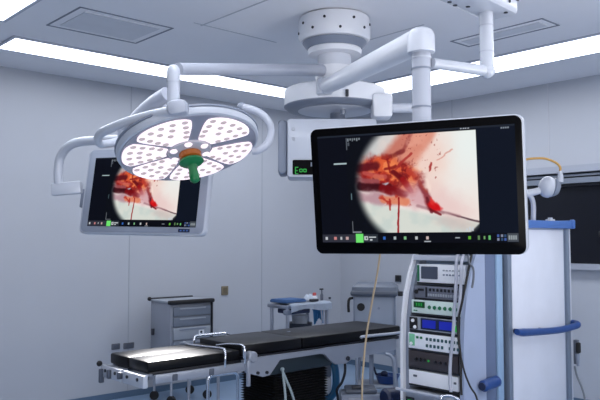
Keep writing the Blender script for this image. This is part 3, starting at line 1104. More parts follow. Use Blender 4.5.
pa, pc = hb(194, 341), hb(229, 336)
MB().tube([(pa[0], b_, ZT - 0.1), hb(194, 340), hb(196.5, 336.3), hb(201, 335.3), hb(212, 334.2), hb(222, 333.2), hb(227, 333.8), hb(230, 336.5), (pc[0] + 0.02, b_, ZT - 0.08)], 0.0085, seg=12).build('hoop', M_CHROME, tt)
MB().tube([(0.655, 0.24, ZT + 0.005), (0.655, 0.10, ZT + 0.028), (0.66, 0.0, ZT + 0.034), (0.665, -0.035, ZT + 0.028), (0.668, -0.048, ZT), (0.668, -0.048, ZT - 0.08)], 0.0075, seg=12).build('hoop', M_CHROME, tt)
a, z = tb_(243.5, 352, -0.05)
MB().rod((a, -0.05, z + 0.02), (a, -0.05, z - 0.04), 0.006).build('hoop_stay', M_CHROME, tt)
# pale rod along the far end of the near side
p0, p1 = tb_(364, 336.5, -0.06), tb_(397, 333, -0.06)
MB().tube([(p0[0] - 0.01, -0.04, p0[1] - 0.01), (p0[0] + 0.01, -0.06, p0[1]), (p1[0], -0.06, p1[1]), (A2 - 0.02, -0.05, p1[1] + 0.004), (A2 - 0.005, -0.03, p1[1] - 0.01)], 0.0105, seg=14).build('arm_bar', M_WHITE, tt)
# pale forked foot lever in front of the column
l0, l1, l2 = tb_(290.5, 371, -0.09), tb_(289.5, 400, -0.09), tb_(298, 402, -0.09)
lv = MB().tube([(l0[0], -0.01, l0[1]), (l1[0], -0.05, l1[1]), (l1[0], -0.06, 0.18)], 0.009)
lv.tube([(l0[0] + 0.003, -0.012, l0[1] - 0.02), (l2[0], -0.05, l2[1]), (l2[0] + 0.02, -0.06, 0.18)], 0.009)
lv.ball((l0[0], -0.008, l0[1]), 0.014).build('foot_lever', mat('pale grey green lever', (150, 164, 168), 0.4), tt)
MB().ball((1.34, 0.30, ZL + 0.0015), 0.012, s=(1.2, 1, 0.25)).build('press_stud', M_GREYP, tt)

# light on the leg cushions, from an unseen spot placed for their sheen
SPT = C0 + D * 0.24 + N * 0.16 + V((0, 0, ZT))
sp = bpy.data.lights.new('cushion_spot', 'SPOT')
sp.energy = 4600
sp.spot_size = math.radians(11)
sp.spot_blend = 0.25
sp.shadow_soft_size = 0.12
sp.color = (1.0, 0.97, 0.95)
so = bpy.data.objects.new('cushion_spot', sp)
COL.objects.link(so)
so.location = SPT + V((-0.25, 1.5, 2.05))
so.rotation_euler = (SPT - so.location).to_track_quat('-Z', 'Y').to_euler()

# ------------------------------------------------------------------ drawer cabinet at the left wall
fl = at(171, 300, 6.6)
Mc = basis((fl.x, fl.y, 0), D, N, UP)        # local x along the front, y to the wall
W_, Dp, Hc = 0.456, 0.355, 0.955
tc = thing('drawer_cabinet', 'grey metal drawer cabinet on wheels, standing at the left wall behind the table', 'cabinet', M=Mc)
MB().span((0, 0.012, 0.27), (W_, Dp, Hc - 0.035), 0.006).build('body', M_CABG, tc)
tp = MB()
tp.span((-0.01, -0.012, Hc - 0.035), (W_ + 0.01, Dp + 0.01, Hc - 0.015), 0.004)
tp.build('worktop', M_CABL, tc)
tr_ = MB()
tr_.tube([(-0.012, Dp + 0.0, Hc - 0.010), (W_ + 0.01, Dp + 0.0, Hc - 0.010)], 0.009, smooth=False)
tr_.build('rear_edge', M_DARK, tc)
MB().span((-0.02, -0.03, Hc - 0.045), (W_ + 0.012, 0.03, Hc - 0.008), 0.010).build('front_edge', M_RUB, tc)
MB().ball((-0.014, Dp, Hc - 0.012), 0.020).build('corner_buffer', M_RUB, tc)
dz = [(0.80, 0.885, M_CABD), (0.705, 0.79, M_CABD), (0.585, 0.695, M_CABL), (0.46, 0.575, M_CABD), (0.30, 0.45, M_CABD)]
for i, (z0_, z1_, m_) in enumerate(dz):
    d_ = MB().span((0.028, -0.006, z0_), (W_ - 0.02, 0.014, z1_), 0.004).build('drawer', m_, tc)
    MB().span((0.09, -0.014, z1_ - 0.024), (W_ - 0.08, -0.005, z1_ - 0.012), 0.002).build('drawer_pull', M_CABL if m_ is M_CABD else M_GREYP, d_)
    if i == 2:
        MB().rod((W_ - 0.13, -0.012, 0.64), (W_ - 0.13, -0.004, 0.64), 0.012, seg=12).build('lock', M_DARK, d_)
        MB().span((0.30, -0.009, 0.61), (0.36, -0.005, 0.66)).build('drawer_card', M_PALE, d_, smooth=False)
MB().span((W_ - 0.012, -0.012, 0.30), (W_ + 0.004, 0.012, Hc - 0.04), 0.002).build('door_strip', M_DARK, tc)
MB().box((-0.012, Dp - 0.06, 0.64), (0.024, 0.03, 0.06), 0.006).build('side_hook', M_DARK, tc)
for (lx, ly) in ((0.03, 0.03), (W_ - 0.03, 0.03), (0.03, Dp - 0.03), (W_ - 0.03, Dp - 0.03)):
    lg = MB().rod((lx, ly, 0.28), (lx, ly, 0.08), 0.012).build('leg', M_ALU, tc)
    MB().rod((lx - 0.012, ly - 0.012, 0.042), (lx + 0.012, ly + 0.012, 0.042), 0.042, seg=24, rim=0.006).build('caster', M_RUB, lg)

# ------------------------------------------------------------------ low tubular stand seen under the table
st = at(208, 400, 5.9)
ts = thing('tubular_stand', 'low bent steel tube stand behind the leg end of the operating table', 'stand', M=basis((st.x, st.y, 0), D, N, UP))
zs_ = at(208, 376, 5.9).z
for yy in (0.0, 0.28):
    MB().tube([(0, yy, 0.03), (0, yy, zs_ - 0.07), (0.008, yy, zs_ - 0.02), (0.045, yy, zs_), (0.15, yy, zs_), (0.255, yy, zs_), (0.29, yy, zs_ - 0.02), (0.30, yy, zs_ - 0.07), (0.30, yy, 0.03)], 0.0135, seg=14).build('tube_frame', M_CHROME if yy == 0 else M_ALU, ts)
for xx in (0.0, 0.30):
    MB().rod((xx, 0.0, 0.12), (xx, 0.28, 0.12), 0.009).build('cross_tube', M_ALU, ts)
    for yy in (0.0, 0.28):
        MB().rod((xx, yy, 0.0), (xx, yy, 0.035), 0.018, 0.016, seg=16).build('rubber_foot', M_RUB, ts)

# ------------------------------------------------------------------ instrument table (back, centre)
it = at(289, 299, 6.6)
Mi = basis((it.x, it.y, 0), D, N, UP)
ti = thing('instrument_table', 'steel instrument table under white and blue drapes, between drawer cabinet and grey trolley', 'table', M=Mi)
IW, ID = 0.50, 0.27
IH = 0.89
for (lx, ly) in ((0.0, 0.02), (IW, 0.02), (0.02, ID), (IW - 0.02, ID)):
    lg = MB().rod((lx, ly, 0.03), (lx, ly, IH), 0.017).build('leg', M_ALU, ti)
    MB().rod((lx, ly, 0.0), (lx, ly, 0.04), 0.022, seg=16).build('rubber_foot', M_RUB, lg)
MB().span((-0.02, 0, IH - 0.02), (IW + 0.02, ID + 0.02, IH + 0.015), 0.006).build('tabletop', M_STEEL, ti)
MB().span((-0.03, 0.0, IH - 0.075), (0.09, 0.05, IH - 0.03), 0.008).build('corner_bracket', M_GREYP, ti)
MB().span((0.03, -0.005, IH - 0.07), (0.26, 0.20, IH - 0.025), 0.01).build('under_tray', M_NAVY, ti)
MB().span((0.0, 0.02, 0.25), (IW, ID, 0.27), 0.004).build('lower_shelf', M_STEEL, ti)


def drape(name, label, x0, x1, y0, y1, zt_, drop, m_, seed, cat='drape'):
    """a cloth lying on the table and hanging over its front edge"""
    rn = random.Random(seed)
    t = bmesh.new()
    nx_, ny_ = 22, 8
    ph_ = [rn.uniform(0, 6) for _ in range(4)]
    rows = []
    path = [(y1, 0.0), (y1 - (y1 - y0) * .33, 0.002), (y1 - (y1 - y0) * .66, 0.0), (y0 + 0.012, 0.0), (y0 - 0.004, -0.008)]
    for i in range(ny_):
        path.append((y0 - 0.01, -0.01 - drop * (i + 1) / ny_))
    for j, (yy, dz_) in enumerate(path):
        row = []
        for i in range(nx_ + 1):
            f_ = i / nx_
            h_ = max(0, -dz_ - 0.008)
            fold = (0.10 * h_ + 0.004) * math.sin(f_ * 26 + ph_[0]) if h_ > 0 else 0.002 * math.sin(f_ * 14 + ph_[1] + j)
            lowz = dz_ * (0.82 + 0.18 * math.sin(f_ * 7 + ph_[2])) if h_ > 0 else dz_ + 0.003 * math.sin(f_ * 9 + j + ph_[3])
            row.append(t.verts.new((x0 + (x1 - x0) * f_, yy - abs(fold) if h_ > 0 else yy, zt_ + lowz)))
        rows.append(row)
    for A, B in zip(rows[:-1], rows[1:]):
        for i in range(nx_):
            t.faces.new((A[i], A[i + 1], B[i + 1], B[i]))
    bmesh.ops.solidify(t, geom=list(t.faces), thickness=0.004)
    bmesh.ops.recalc_face_normals(t, faces=list(t.faces))
    mb = MB(Mi)
    mb._take(t)
    o = mb.build(name, m_)
    recentre(o, Mi @ V(((x0 + x1) / 2, (y0 + y1) / 2, zt_)))
    return tag(o, label, cat)


drape('surgical_drape', 'rumpled white cloth hanging over the front of the instrument table', 0.0, IW + 0.02, -0.012, ID, IH + 0.026, 0.07, M_CLOTHW, 3)
drape('surgical_drape', 'turquoise cloth hanging in folds under the right side of the instrument table', 0.33, IW - 0.04, 0.05, 0.16, IH - 0.036, 0.14, mat('turquoise drape', (70, 136, 184), 0.8), 8)
q = MB(Mi)
q.span((-0.02, 0.03, IH + 0.032), (0.24, 0.25, IH + 0.054), 0.006).span((-0.015, 0.035, IH + 0.054), (0.235, 0.24, IH + 0.062), 0.004)
o = q.build('folded_drape', M_CLOTHB)
tag(recentre(o, Mi @ V((0.16, 0.19, IH + 0.032))), 'flat folded blue drape on the left of the instrument table', 'drape')
o = MB(Mi).box((0.34, 0.03, IH + 0.042), (0.09, 0.045, 0.024), 0.008).build('instrument_clamp', M_DARK)
tag(recentre(o, Mi @ V((0.34, 0.03, IH + 0.028))), 'small black clamp lying on the white cloth of the instrument table', 'clamp')
def bundle(label, x, y, sx, sy, sz, m_, seed):
    rn = random.Random(seed)
    t = bmesh.new()
    bmesh.ops.create_icosphere(t, subdivisions=4, radius=1.0)
    ph_ = [rn.uniform(0, 6) for _ in range(6)]
    for v in t.verts:
        p = v.co.copy()
        k_ = 1 + 0.10 * math.sin(5 * p.x + ph_[0] + 2 * p.y) + 0.09 * math.sin(7 * p.y + ph_[1] - 3 * p.x) + 0.05 * math.sin(13 * p.x + 9 * p.y + ph_[2])
        z = max(p.z, -0.25)
        v.co = V((p.x * sx * k_, p.y * sy * k_, (z + 0.25) * sz * (1 + 0.35 * math.sin(6 * p.x + ph_[3]) * math.cos(5 * p.y + ph_[4]))))
    mb = MB(Mi @ Matrix.Translation((x, y, IH + 0.032)))
    mb._take(t)
    o = mb.build('gauze_bundle', m_)
    recentre(o, Mi @ V((x, y, IH + 0.032)))
    return tag(o, label, 'gauze')


bundle('crumpled white gauze at the far right end of the instrument table', 0.48, 0.20, 0.05, 0.05, 0.035, M_CLOTHW, 5)
bundle('crumpled white gauze between blue drape and red capped bottle', 0.355, 0.12, 0.045, 0.05, 0.042, M_CLOTHW, 9)
bt_ = thing('bottle', 'small white bottle with a red cap on the instrument table', 'bottle', M=Mi @ Matrix.Translation((0.43, 0.12, IH + 0.031)))
MB().lathe([(0, 0), (0.022, 0), (0.024, 0.01), (0.024, 0.03), (0.014, 0.04), (0.012, 0.046), (0, 0.046)], 20).build('body', M_PALE, bt_)
MB().lathe([(0, 0.045), (0.017, 0.045), (0.019, 0.06), (0.014, 0.072), (0, 0.074)], 20).build('cap', M_RED, bt_)
jt = thing('spray_bottle', 'slim dark pump bottle standing at the right end of the instrument table', 'bottle', M=Mi @ Matrix.Translation((0.49, 0.08, IH + 0.031)))
MB().lathe([(0, 0), (0.014, 0), (0.015, 0.05), (0.008, 0.065), (0.006, 0.10), (0, 0.10)], 16).build('body', M_DGREY, jt)
MB().span((-0.024, -0.009, 0.098), (0.016, 0.009, 0.113), 0.003).build('pump_head', M_DARK, jt)
o = MB(Mi).tube([(0.40, 0.0, IH - 0.03), (0.405, -0.01, IH - 0.12), (0.40, -0.01, IH - 0.22), (0.415, 0.0, IH - 0.34)], 0.006, seg=10).tube([(0.44, 0.0, IH - 0.03), (0.435, -0.01, IH - 0.12), (0.445, -0.01, IH - 0.22), (0.43, 0.0, IH - 0.34)], 0.006, seg=10).build('tubing', M_CABLE)
tag(recentre(o, Mi @ V((0.42, 0, IH - 0.03))), 'two white tubes hanging under the instrument table', 'tubing')
bn_ = thing('waste_bin', 'dark bin with pale insert standing below the instrument table', 'bin', M=Mi @ Matrix.Translation((0.26, 0.14, 0.27)))
MB().lathe([(0, 0), (0.09, 0), (0.115, 0.44), (0.12, 0.45), (0.11, 0.45), (0.0, 0.43)], 28).build('body', M_DARK, bn_)
MB().lathe([(0, 0.432), (0.07, 0.432), (0.08, 0.52), (0.0, 0.52)], 24).build('insert', M_CABL, bn_)

# ------------------------------------------------------------------ grey trolley behind the table (right)
gt = at(354, 300, 6.9)
XG = V((0.985, -0.17, 0)).normalized()
YG = UP.cross(XG)
Mg = basis((gt.x, gt.y, 0), XG, YG, UP)
tg = thing('grey_trolley', 'grey box trolley with a bulging lid and round black emblem, behind the table', 'trolley', M=Mg)
GW, GD = 0.385, 0.34
zl = at(354, 296, 6.9).z
zt_ = at(354, 283, 6.95).z
MB().span((0, 0.01, 0.42), (GW, GD, zl), 0.012).build('body', mat('trolley blue grey', (150, 158, 172), 0.45), tg)
MB().span((-0.035, -0.03, zl), (GW + 0.03, GD + 0.02, zl + 0.05), 0.02).build('lid_rim', M_DGREY, tg)
lid = [[(x * GW / 2 * k1 + GW / 2 + dx, y * GD / 2 * k2 + GD / 2, z_) for x, y in ((-1.12, -1), (-0.95, -1.1), (0.95, -1.1), (1.12, -1), (1.12, 1), (-1.12, 1))] for k1, k2, dx, z_ in ((1, 1, 0, zl + 0.045), (0.98, 0.96, 0, zl + 0.085), (0.86, 0.8, 0.0, zt_ - 0.012), (0.8, 0.7, 0.0, zt_))]
MB().loft(lid).build('lid', mat('slate lid', (98, 106, 120), 0.4), tg)
MB().rod((0.065, 0.012, at(360, 307, 6.9).z), (0.065, 0.002, at(360, 307, 6.9).z), 0.037, seg=28).build('emblem', M_RUB, tg)
MB().rod((0.235, 0.012, at(384, 308, 6.9).z), (0.235, 0.006, at(384, 308, 6.9).z), 0.012, seg=16).build('lock', M_GREYP, tg)
MB().tube([(0.0, 0.03, zl - 0.02), (-0.045, 0.02, zl - 0.03), (-0.055, 0.01, zl - 0.08), (-0.052, 0.01, zl - 0.155)], 0.013, seg=12).build('side_handle', M_RUB, tg)
MB().box((GW + 0.05, 0.1, zl + 0.02), (0.05, 0.05, 0.045), 0.008).build('side_hook', M_DARK, tg)
MB().span((GW - 0.008, 0.0, 0.42), (GW + 0.008, 0.03, zl), 0.003).build('corner_post', M_GREYP, tg)
MB().span((-0.008, 0.0, 0.42), (0.008, 0.03, zl), 0.003).build('corner_post', M_GREYP, tg)
zf = at(370, 354, 6.95).z
for yy in (0.02, GD - 0.02):
    MB().tube([(0.02, yy, 0.43), (0.02, yy, 0.30), (0.02, yy, 0.06)], 0.013).build('leg', M_ALU, tg)
    MB().tube([(GW - 0.09, yy, 0.43), (GW - 0.03, yy, 0.40), (GW - 0.01, yy, 0.30), (GW, yy, 0.06)], 0.018).build('leg', M_ALU, tg)
MB().span((0.135, 0.08, 0.05), (0.175, 0.12, 0.43), 0.004).build('centre_post', M_GREYP, tg)
MB().span((0.0, 0.0, 0.10), (GW, GD, 0.125), 0.004).build('lower_shelf', M_CABL, tg)
for lx in (0.02, GW):
    for ly in (0.03, GD - 0.03):
        MB().rod((lx - 0.01, ly, 0.03), (lx + 0.01, ly, 0.03), 0.03, seg=18).build('caster', M_RUB, tg)
# navy basin on its lower shelf
nb = thing('navy_basin', 'navy blue basin with a handle, seen under the table beside the tower', 'basin', M=Mg @ Matrix.Translation((0.302, 0.17, 0.126)))
MB().lathe([(0, 0), (0.085, 0), (0.115, 0.075), (0.12, 0.08), (0.108, 0.08), (0.08, 0.012), (0, 0.012)], 28).build('bowl', M_BLUE, nb)
MB().tube([(-0.10, 0, 0.07), (-0.115, 0, 0.10), (-0.13, 0, 0.15)], 0.010, seg=10).build('handle', M_NAVY, nb)
MB().ball((-0.03, 0.0, 0.085), 0.035, s=(1, 1, 0.9)).build('sponge', M_NAVY, nb)

# ------------------------------------------------------------------ suction unit, hose, low case under the table
su = at(325, 400, 5.75)
ts2 = thing('suction_unit', 'pale canister unit with grey lid, right of the black bellows column', 'suction unit', loc=(su.x, su.y, 0))
zs1, zs2 = at(325, 363, 5.75).z, at(325, 376, 5.75).z
MB().span((-0.052, -0.05, 0.03), (0.05, 0.05, zs2), 0.012).build('canister', M_PALE, ts2)
MB().span((-0.045, -0.045, zs2), (0.05, 0.045, zs1), 0.012).build('lid', M_GREYP, ts2)
MB().rod((0.02, -0.052, at(325, 394, 5.75).z), (0.02, -0.06, at(325, 394, 5.75).z), 0.010, seg=14).build('dial', M_DARK, ts2)
MB().span((-0.06, -0.06, 0.0), (0.06, 0.06, 0.035), 0.006).build('foot', M_DGREY, ts2)
o = MB().tube([at(331, 362, 5.62), at(334.5, 366, 5.6), at(336, 378, 5.6), at(335, 390, 5.6), at(331, 397, 5.6), at(324, 402, 5.6), at(318, 412, 5.6), at(316, 430, 5.6), at(317, 432, 5.6) * V((1, 1, 0)) + V((0, 0, 0.02)) if False else V((at(317, 430, 5.6).x, 5.6, 0.03))], 0.03, seg=14, flat=0.6).build('suction_hose', M_TEAL)
tag(recentre(o, (at(317, 430, 5.6).x, 5.6, 0.0)), 'thick teal blue hose curving down beside the pale canister unit', 'hose')
o = MB().tube([at(345, 362, 5.4), at(345, 372, 5.4), at(342, 382, 5.4), at(337, 390, 5.4), at(338, 400, 5.42), V((at(340, 400, 5.42).x, 5.42, 0.02))], 0.010, seg=10).build('pedal_cable', M_DARK)
tag(recentre(o, (at(340, 400, 5.42).x, 5.42, 0)), 'thin dark cable dangling beside the teal hose under the table', 'cable')
lc = at(362, 400, 5.15)
tlc = thing('low_case', 'low dark grey equipment case on the floor left of the tower', 'case', loc=(lc.x, lc.y, 0))
zc_ = at(362, 389, 5.15).z
MB().span((-0.155, -0.1, 0.0), (0.12, 0.12, zc_ - 0.02), 0.015).build('body', M_GREYP, tlc)
MB().span((-0.12, -0.08, zc_ - 0.02), (0.10, 0.10, zc_ + 0.012), 0.012).build('lid', M_DGREY, tlc)
MB().span((-0.075, -0.07, zc_ + 0.012), (-0.01, 0.0, zc_ + 0.03), 0.006).build('catch', M_DARK, tlc)
MB().span((-0.10, -0.104, zc_ - 0.09), (-0.01, -0.098, zc_ - 0.04), 0.002).build('front_label', M_CABL, tlc)
dw = at(391, 397, 4.75)
o = MB().rod(dw + V((-0.05, -0.03, 0)), dw + V((0.05, 0.03, 0)), 0.06, seg=28, rim=0.015)
o.span((dw.x - 0.03, dw.y - 0.03, 0), (dw.x + 0.03, dw.y + 0.03, dw.z), 0.005)
o = o.build('foot_pedal_stand', M_NAVY)
tag(recentre(o, (dw.x, dw.y, 0)), 'navy drum topped pedal stand beside the tower foot', 'pedal stand')

# ------------------------------------------------------------------ equipment tower
CR = at(463, 300, 4.0)
CR = V((CR.x, CR.y, 0))
MR = basis(CR, DR, D, UP)                  # local x = right along the front, y = away from the front
RW = 0.453
tw = thing('equipment_rack', 'white equipment tower with curved side panels holding seven stacked devices', 'equipment rack', M=MR)
prof = [(0.0, 0.05), (0.0, 0.70), (0.002, 0.90), (0.012, 1.05), (0.035, 1.18), (0.07, 1.29), (0.105, 1.37), (0.135, 1.425)]


def side(x0, x1, back, shift=0.0):
    poly = [(x0, y + shift, z) for y, z in prof] + [(x0, back, 1.425), (x0, back, 0.05)]
    return MB().prism(poly, (x1 - x0, 0, 0))


side(-RW, -RW + 0.018, 0.20).build('side_panel', M_HUB, tw, smooth=False)
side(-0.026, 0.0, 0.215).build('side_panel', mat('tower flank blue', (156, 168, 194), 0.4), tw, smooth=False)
# inner dark reveal, back, top, rear body
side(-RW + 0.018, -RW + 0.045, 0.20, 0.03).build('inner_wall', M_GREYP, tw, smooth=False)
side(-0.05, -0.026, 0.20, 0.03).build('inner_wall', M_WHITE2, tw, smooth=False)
MB().span((-RW + 0.02, 0.215, 0.05), (-0.02, 0.40, 1.42), 0.01).build('rear_body', mat('blue grey tower back', (128, 146, 172), 0.4), tw)
MB().span((-0.03, 0.232, 0.05), (-0.008, 0.335, 1.46), 0.008).build('rear_panel', mat('slate blue panel', (96, 110, 140), 0.4), tw)
MB().span((-0.024, 0.340, 0.05), (0.0, 0.405, 1.46), 0.012).build('rear_column', mat('steel blue column', (138, 166, 196), 0.35), tw)
MB().span((-RW, 0.125, 1.425), (0.0, 0.40, 1.455), 0.008).build('top_panel', M_WHITE, tw)
MB().span((-RW + 0.02, 0.105, 1.378), (-0.026, 0.135, 1.410), 0.004).build('top_bar', M_WHITE, tw)
MB().span((-RW, -0.02, 0.05), (0.0, 0.40, 0.075), 0.005).build('floor_plate', M_GREYP, tw)
for lx in (-RW + 0.04, -0.04):
    for ly in (0.03, 0.36):
        MB().rod((lx - 0.012, ly, 0.03), (lx + 0.012, ly, 0.03), 0.03, seg=18).build('caster', M_RUB, tw)
# blue push handle low on the right flank
zh = at(487, 389, 4.0).z
hd = MB().rod((0.03, 0.13, zh), (0.03, 0.285, zh + 0.012), 0.032, seg=24, rim=0.012).build('push_handle', M_BLUE, tw)
MB().rod((0.03, 0.124, zh), (0.03, 0.131, zh), 0.022, seg=20).build('handle_end', M_NAVY, hd)
MB().span((-0.01, 0.14, zh - 0.02), (0.012, 0.18, zh + 0.02), 0.004).build('handle_bracket', M_GREYP, tw)
# lower front frame
zf1 = 0.628
MB().tube([(-RW + 0.01, -0.05, zf1), (-0.09, -0.05, zf1)], 0.008, seg=12, smooth=False).build('front_rail', M_WHITE2, tw)
MB().tube([(-0.10, -0.075, zf1 - 0.28), (-0.10, -0.075, zf1 - 0.02), (-0.09, -0.06, zf1 + 0.01), (-0.04, -0.05, zf1 + 0.015), (0.01, -0.05, zf1 - 0.02), (0.02, -0.05, zf1 - 0.2)], 0.009, seg=12).build('front_bracket', M_CHROME, tw)


def zat(py, yoff, x=-0.41):
    p = MR @ V((x, yoff, 0))
    return at(300, py, p.y).z


def shelf(z, y):
    MB().span((-RW + 0.045, y + 0.005, z - 0.010), (-0.05, 0.2, z - 0.0015)).build('shelf', M_DARK, tw, smooth=False)


XL, XR = -RW + 0.048, -0.053


def device(name, label, p0, p1, yf, m_face, cat, m_case=M_DGREY, depth=None):
    z1_, z0_ = zat(p0, yf), zat(p1, yf)
    shelf(z0_, yf)
    t = thing(name, label, cat, M=MR @ Matrix.Translation(((XL + XR) / 2, yf, z0_)), group=None)
    h = z1_ - z0_
    w2 = (XR - XL) / 2
    dp = (0.195 - yf) if depth is None else depth
    MB().span((-w2 + 0.004, 0.008, 0), (w2 - 0.004, dp, h - 0.003), 0.003).build('case', m_case, t)
    MB().span((-w2, 0, 0.001), (w2, 0.010, h - 0.002), 0.003).build('faceplate', m_face, t)
    return t, w2, h


def btn(t, name, m_, xs, z, sx, sz, y=-0.004, first=None):
    for x in xs:
        if first is None:
            first = MB().box((0, 0, 0), (sx, 0.008, sz), min(sx, sz) * 0.2).build(name, m_, t)
            first.location = (x, y + 0.002, z)
        else:
            dup(first, t, (x, y + 0.002, z))
    return first


def knob(t, name, m_, xs, z, r, first=None, l=0.012):
    for x in xs:
        if first is None:
            first = MB().rod((0, 0, 0), (0, -l, 0), r, r * 0.85, seg=18, rim=r * 0.12).build(name, m_, t)
            first.location = (x, 0, z)
        else:
            dup(first, t, (x, 0, z))
    return first


t1, w2, h = device('display_unit', 'pale top device of the tower with a square grey screen', 263.5, 282, 0.105, M_PALE, 'device', M_PALE)
MB().rslab(-w2 + 0.035, -w2 + 0.155, h * 0.20, h * 0.86, 0.006, -0.005, 0.001).build('screen', M_LCD, t1)
btn(t1, 'button', M_GREYP, [-w2 + 0.20 + 0.022 * i for i in range(6)], h * 0.45, 0.012, 0.010)
btn(t1, 'button', M_CABL, [-w2 + 0.20 + 0.022 * i for i in range(6)], h * 0.68, 0.012, 0.008)
MB().span((-w2 + 0.004, -0.004, 0.006), (-w2 + 0.020, 0.0, h - 0.008), 0.002).build('grip', M_BTNG, t1)
t2, w2, h = device('switch_unit', 'dark grey device with rows of small switches, second from the tower top', 285, 297.5, 0.078, mat('grey slotted front', (104, 108, 122), 0.5), 'device')
btn(t2, 'switch', M_BTNK, [-w2 + 0.035 + 0.016 * i for i in range(3)], h * 0.68, 0.012, 0.014)
btn(t2, 'switch', M_BTNK, [-w2 + 0.12 + 0.027 * i for i in range(8)], h * 0.70, 0.014, 0.018)
btn(t2, 'slot', M_CABL, [-w2 + 0.11 + 0.018 * i for i in range(13)], h * 0.30, 0.012, 0.016)
MB().span((-w2 + 0.085, -0.004, h * 0.1), (-w2 + 0.098, 0.0, h * 0.9), 0.001).build('divider', M_BTNK, t2)
knob(t2, 'knob', M_RUB, [-w2 + 0.018], h * 0.5, 0.013)
t3, w2, h = device('light_source', 'white device with a green display and a row of green buttons', 299, 312.5, 0.05, M_DEVG, 'device')
d3 = MB().rslab(-w2 + 0.02, -w2 + 0.10, h * 0.42, h * 0.86, 0.003, -0.004, 0.001).build('display', M_GDK, t3)
MB().span((-w2 + 0.04, -0.0046, h * 0.55), (-w2 + 0.046, -0.0038, h * 0.76)).span((-w2 + 0.058, -0.0046, h * 0.55), (-w2 + 0.064, -0.0038, h * 0.76)).span((-w2 + 0.075, -0.0046, h * 0.55), (-w2 + 0.081, -0.0038, h * 0.76)).build('digits', M_GLED, d3, smooth=False)
knob(t3, 'button', M_BTNG, [-w2 + 0.135 + 0.037 * i for i in range(6)], h * 0.5, 0.0115, l=0.008)
btn(t3, 'mark', M_BTNG, [-w2 + 0.025, -w2 + 0.04], h * 0.2, 0.010, 0.006)
t4, w2, h = device('insufflator', 'grey device with two lit blue displays', 315.5, 329, 0.03, M_CABL, 'device', M_DARK)
MB().span((-w2 + 0.002, -0.003, 0.004), (-w2 + 0.062, 0.001, h - 0.006), 0.002).build('socket_panel', M_RUB, t4)
kk = knob(t4, 'socket', M_BTNW, [-w2 + 0.03], h * 0.68, 0.011)
knob(t4, 'socket', M_BTNW, [-w2 + 0.045], h * 0.22, 0.011, first=kk)
MB().span((-w2 + 0.085, -0.003, 0.008), (-w2 + 0.325, 0.001, h - 0.006), 0.002).build('display_frame', M_NAVY, t4)
for x0 in (0.10, 0.22):
    MB().span((-w2 + x0, -0.005, 0.018), (-w2 + x0 + 0.095, -0.002, h - 0.016), 0.001).build('display', M_BLED, t4)
btn(t4, 'indicator', M_GLED, [w2 - 0.02], h * 0.4, 0.025, 0.035)
t5, w2, h = device('camera_controller', 'white device with two rows of dark buttons and green corner panel', 331.5, 347.5, 0.018, M_PALE, 'device')
MB().span((-w2 + 0.008, -0.003, h * 0.18), (-w2 + 0.05, 0.001, h * 0.9), 0.002).build('corner_panel', mat('green panel', (120, 190, 150), 0.5), t5)
btn(t5, 'indicator', M_BTNG, [-w2 + 0.07, -w2 + 0.098], h * 0.72, 0.016, 0.014)
bb5 = btn(t5, 'button', M_BTND, [-w2 + 0.14 + 0.027 * i for i in range(9)], h * 0.68, 0.015, 0.018)
btn(t5, 'button', M_BTND, [-w2 + 0.14 + 0.027 * i for i in range(9) if i != 5], h * 0.28, 0.015, 0.018, first=bb5)
knob(t5, 'socket', M_BTNW, [-w2 + 0.026], h * 0.3, 0.010)
t6, w2, h = device('power_unit', 'dark brown black device with a row of small knobs', 349.5, 366, 0.018, mat('dark brown front', (58, 52, 56), 0.45), 'device', M_DARK)
knob(t6, 'knob', M_BTNK, [-w2 + 0.06 + 0.03 * i for i in range(3)], h * 0.52, 0.010)
knob(t6, 'knob', M_BTNK, [-w2 + 0.20 + 0.034 * i for i in range(4)], h * 0.50, 0.009)
btn(t6, 'indicator', M_GLED, [-w2 + 0.15, -w2 + 0.30], h * 0.5, 0.010, 0.010)
t7, w2, h = device('printer_unit', 'plain white box device at the bottom of the stack', 368.5, 383, 0.02, M_PALE, 'device', M_PALE)
btn(t7, 'mark', M_DGREY, [-w2 + 0.05], h * 0.6, 0.026, 0.012)
btn(t7, 'button', M_DGREY, [w2 - 0.02], h * 0.55, 0.016, 0.012)
# lowest unit on the tower floor, standing forward of the stack
zz1 = zat(386.5, -0.03)
t8 = thing('base_unit', 'pale lowest unit with a small green display, below the front rail of the tower', 'device', M=MR @ Matrix.Translation(((XL + XR) / 2, -0.018, 0.076)))
hh = zz1 - 0.076 - 0.02
MB().span((XL - (XL + XR) / 2, 0.01, 0), (-XL + (XL + XR) / 2 - 0.01, 0.2, hh), 0.006).build('case', M_CABL, t8)
MB().span((XL - (XL + XR) / 2 + 0.01, 0.0, 0.02), (0.10, 0.012, hh - 0.01), 0.004).build('faceplate', M_GREYP, t8)
dd = MB().rslab(-0.165, -0.105, hh - 0.085, hh - 0.035, 0.003, -0.004, 0.001).build('display', M_BTNK, t8)
MB().span((-0.15, -0.005, hh - 0.07), (-0.12, -0.0038, hh - 0.05)).build('digits', M_GLED, dd, smooth=False)
# cables in front of the tower
def hang(name, label, pts, r, m_, cat='cable', rot=None):
    o = MB().tube(pts, r, seg=12).build(name, m_)
    return tag(recentre(o, pts[-1]), label, cat)


def fx(px, py, y):
    """point on the upright plane at local depth y before the tower front"""
    return hit(px, py, MR @ V((0, y, 0)), D)


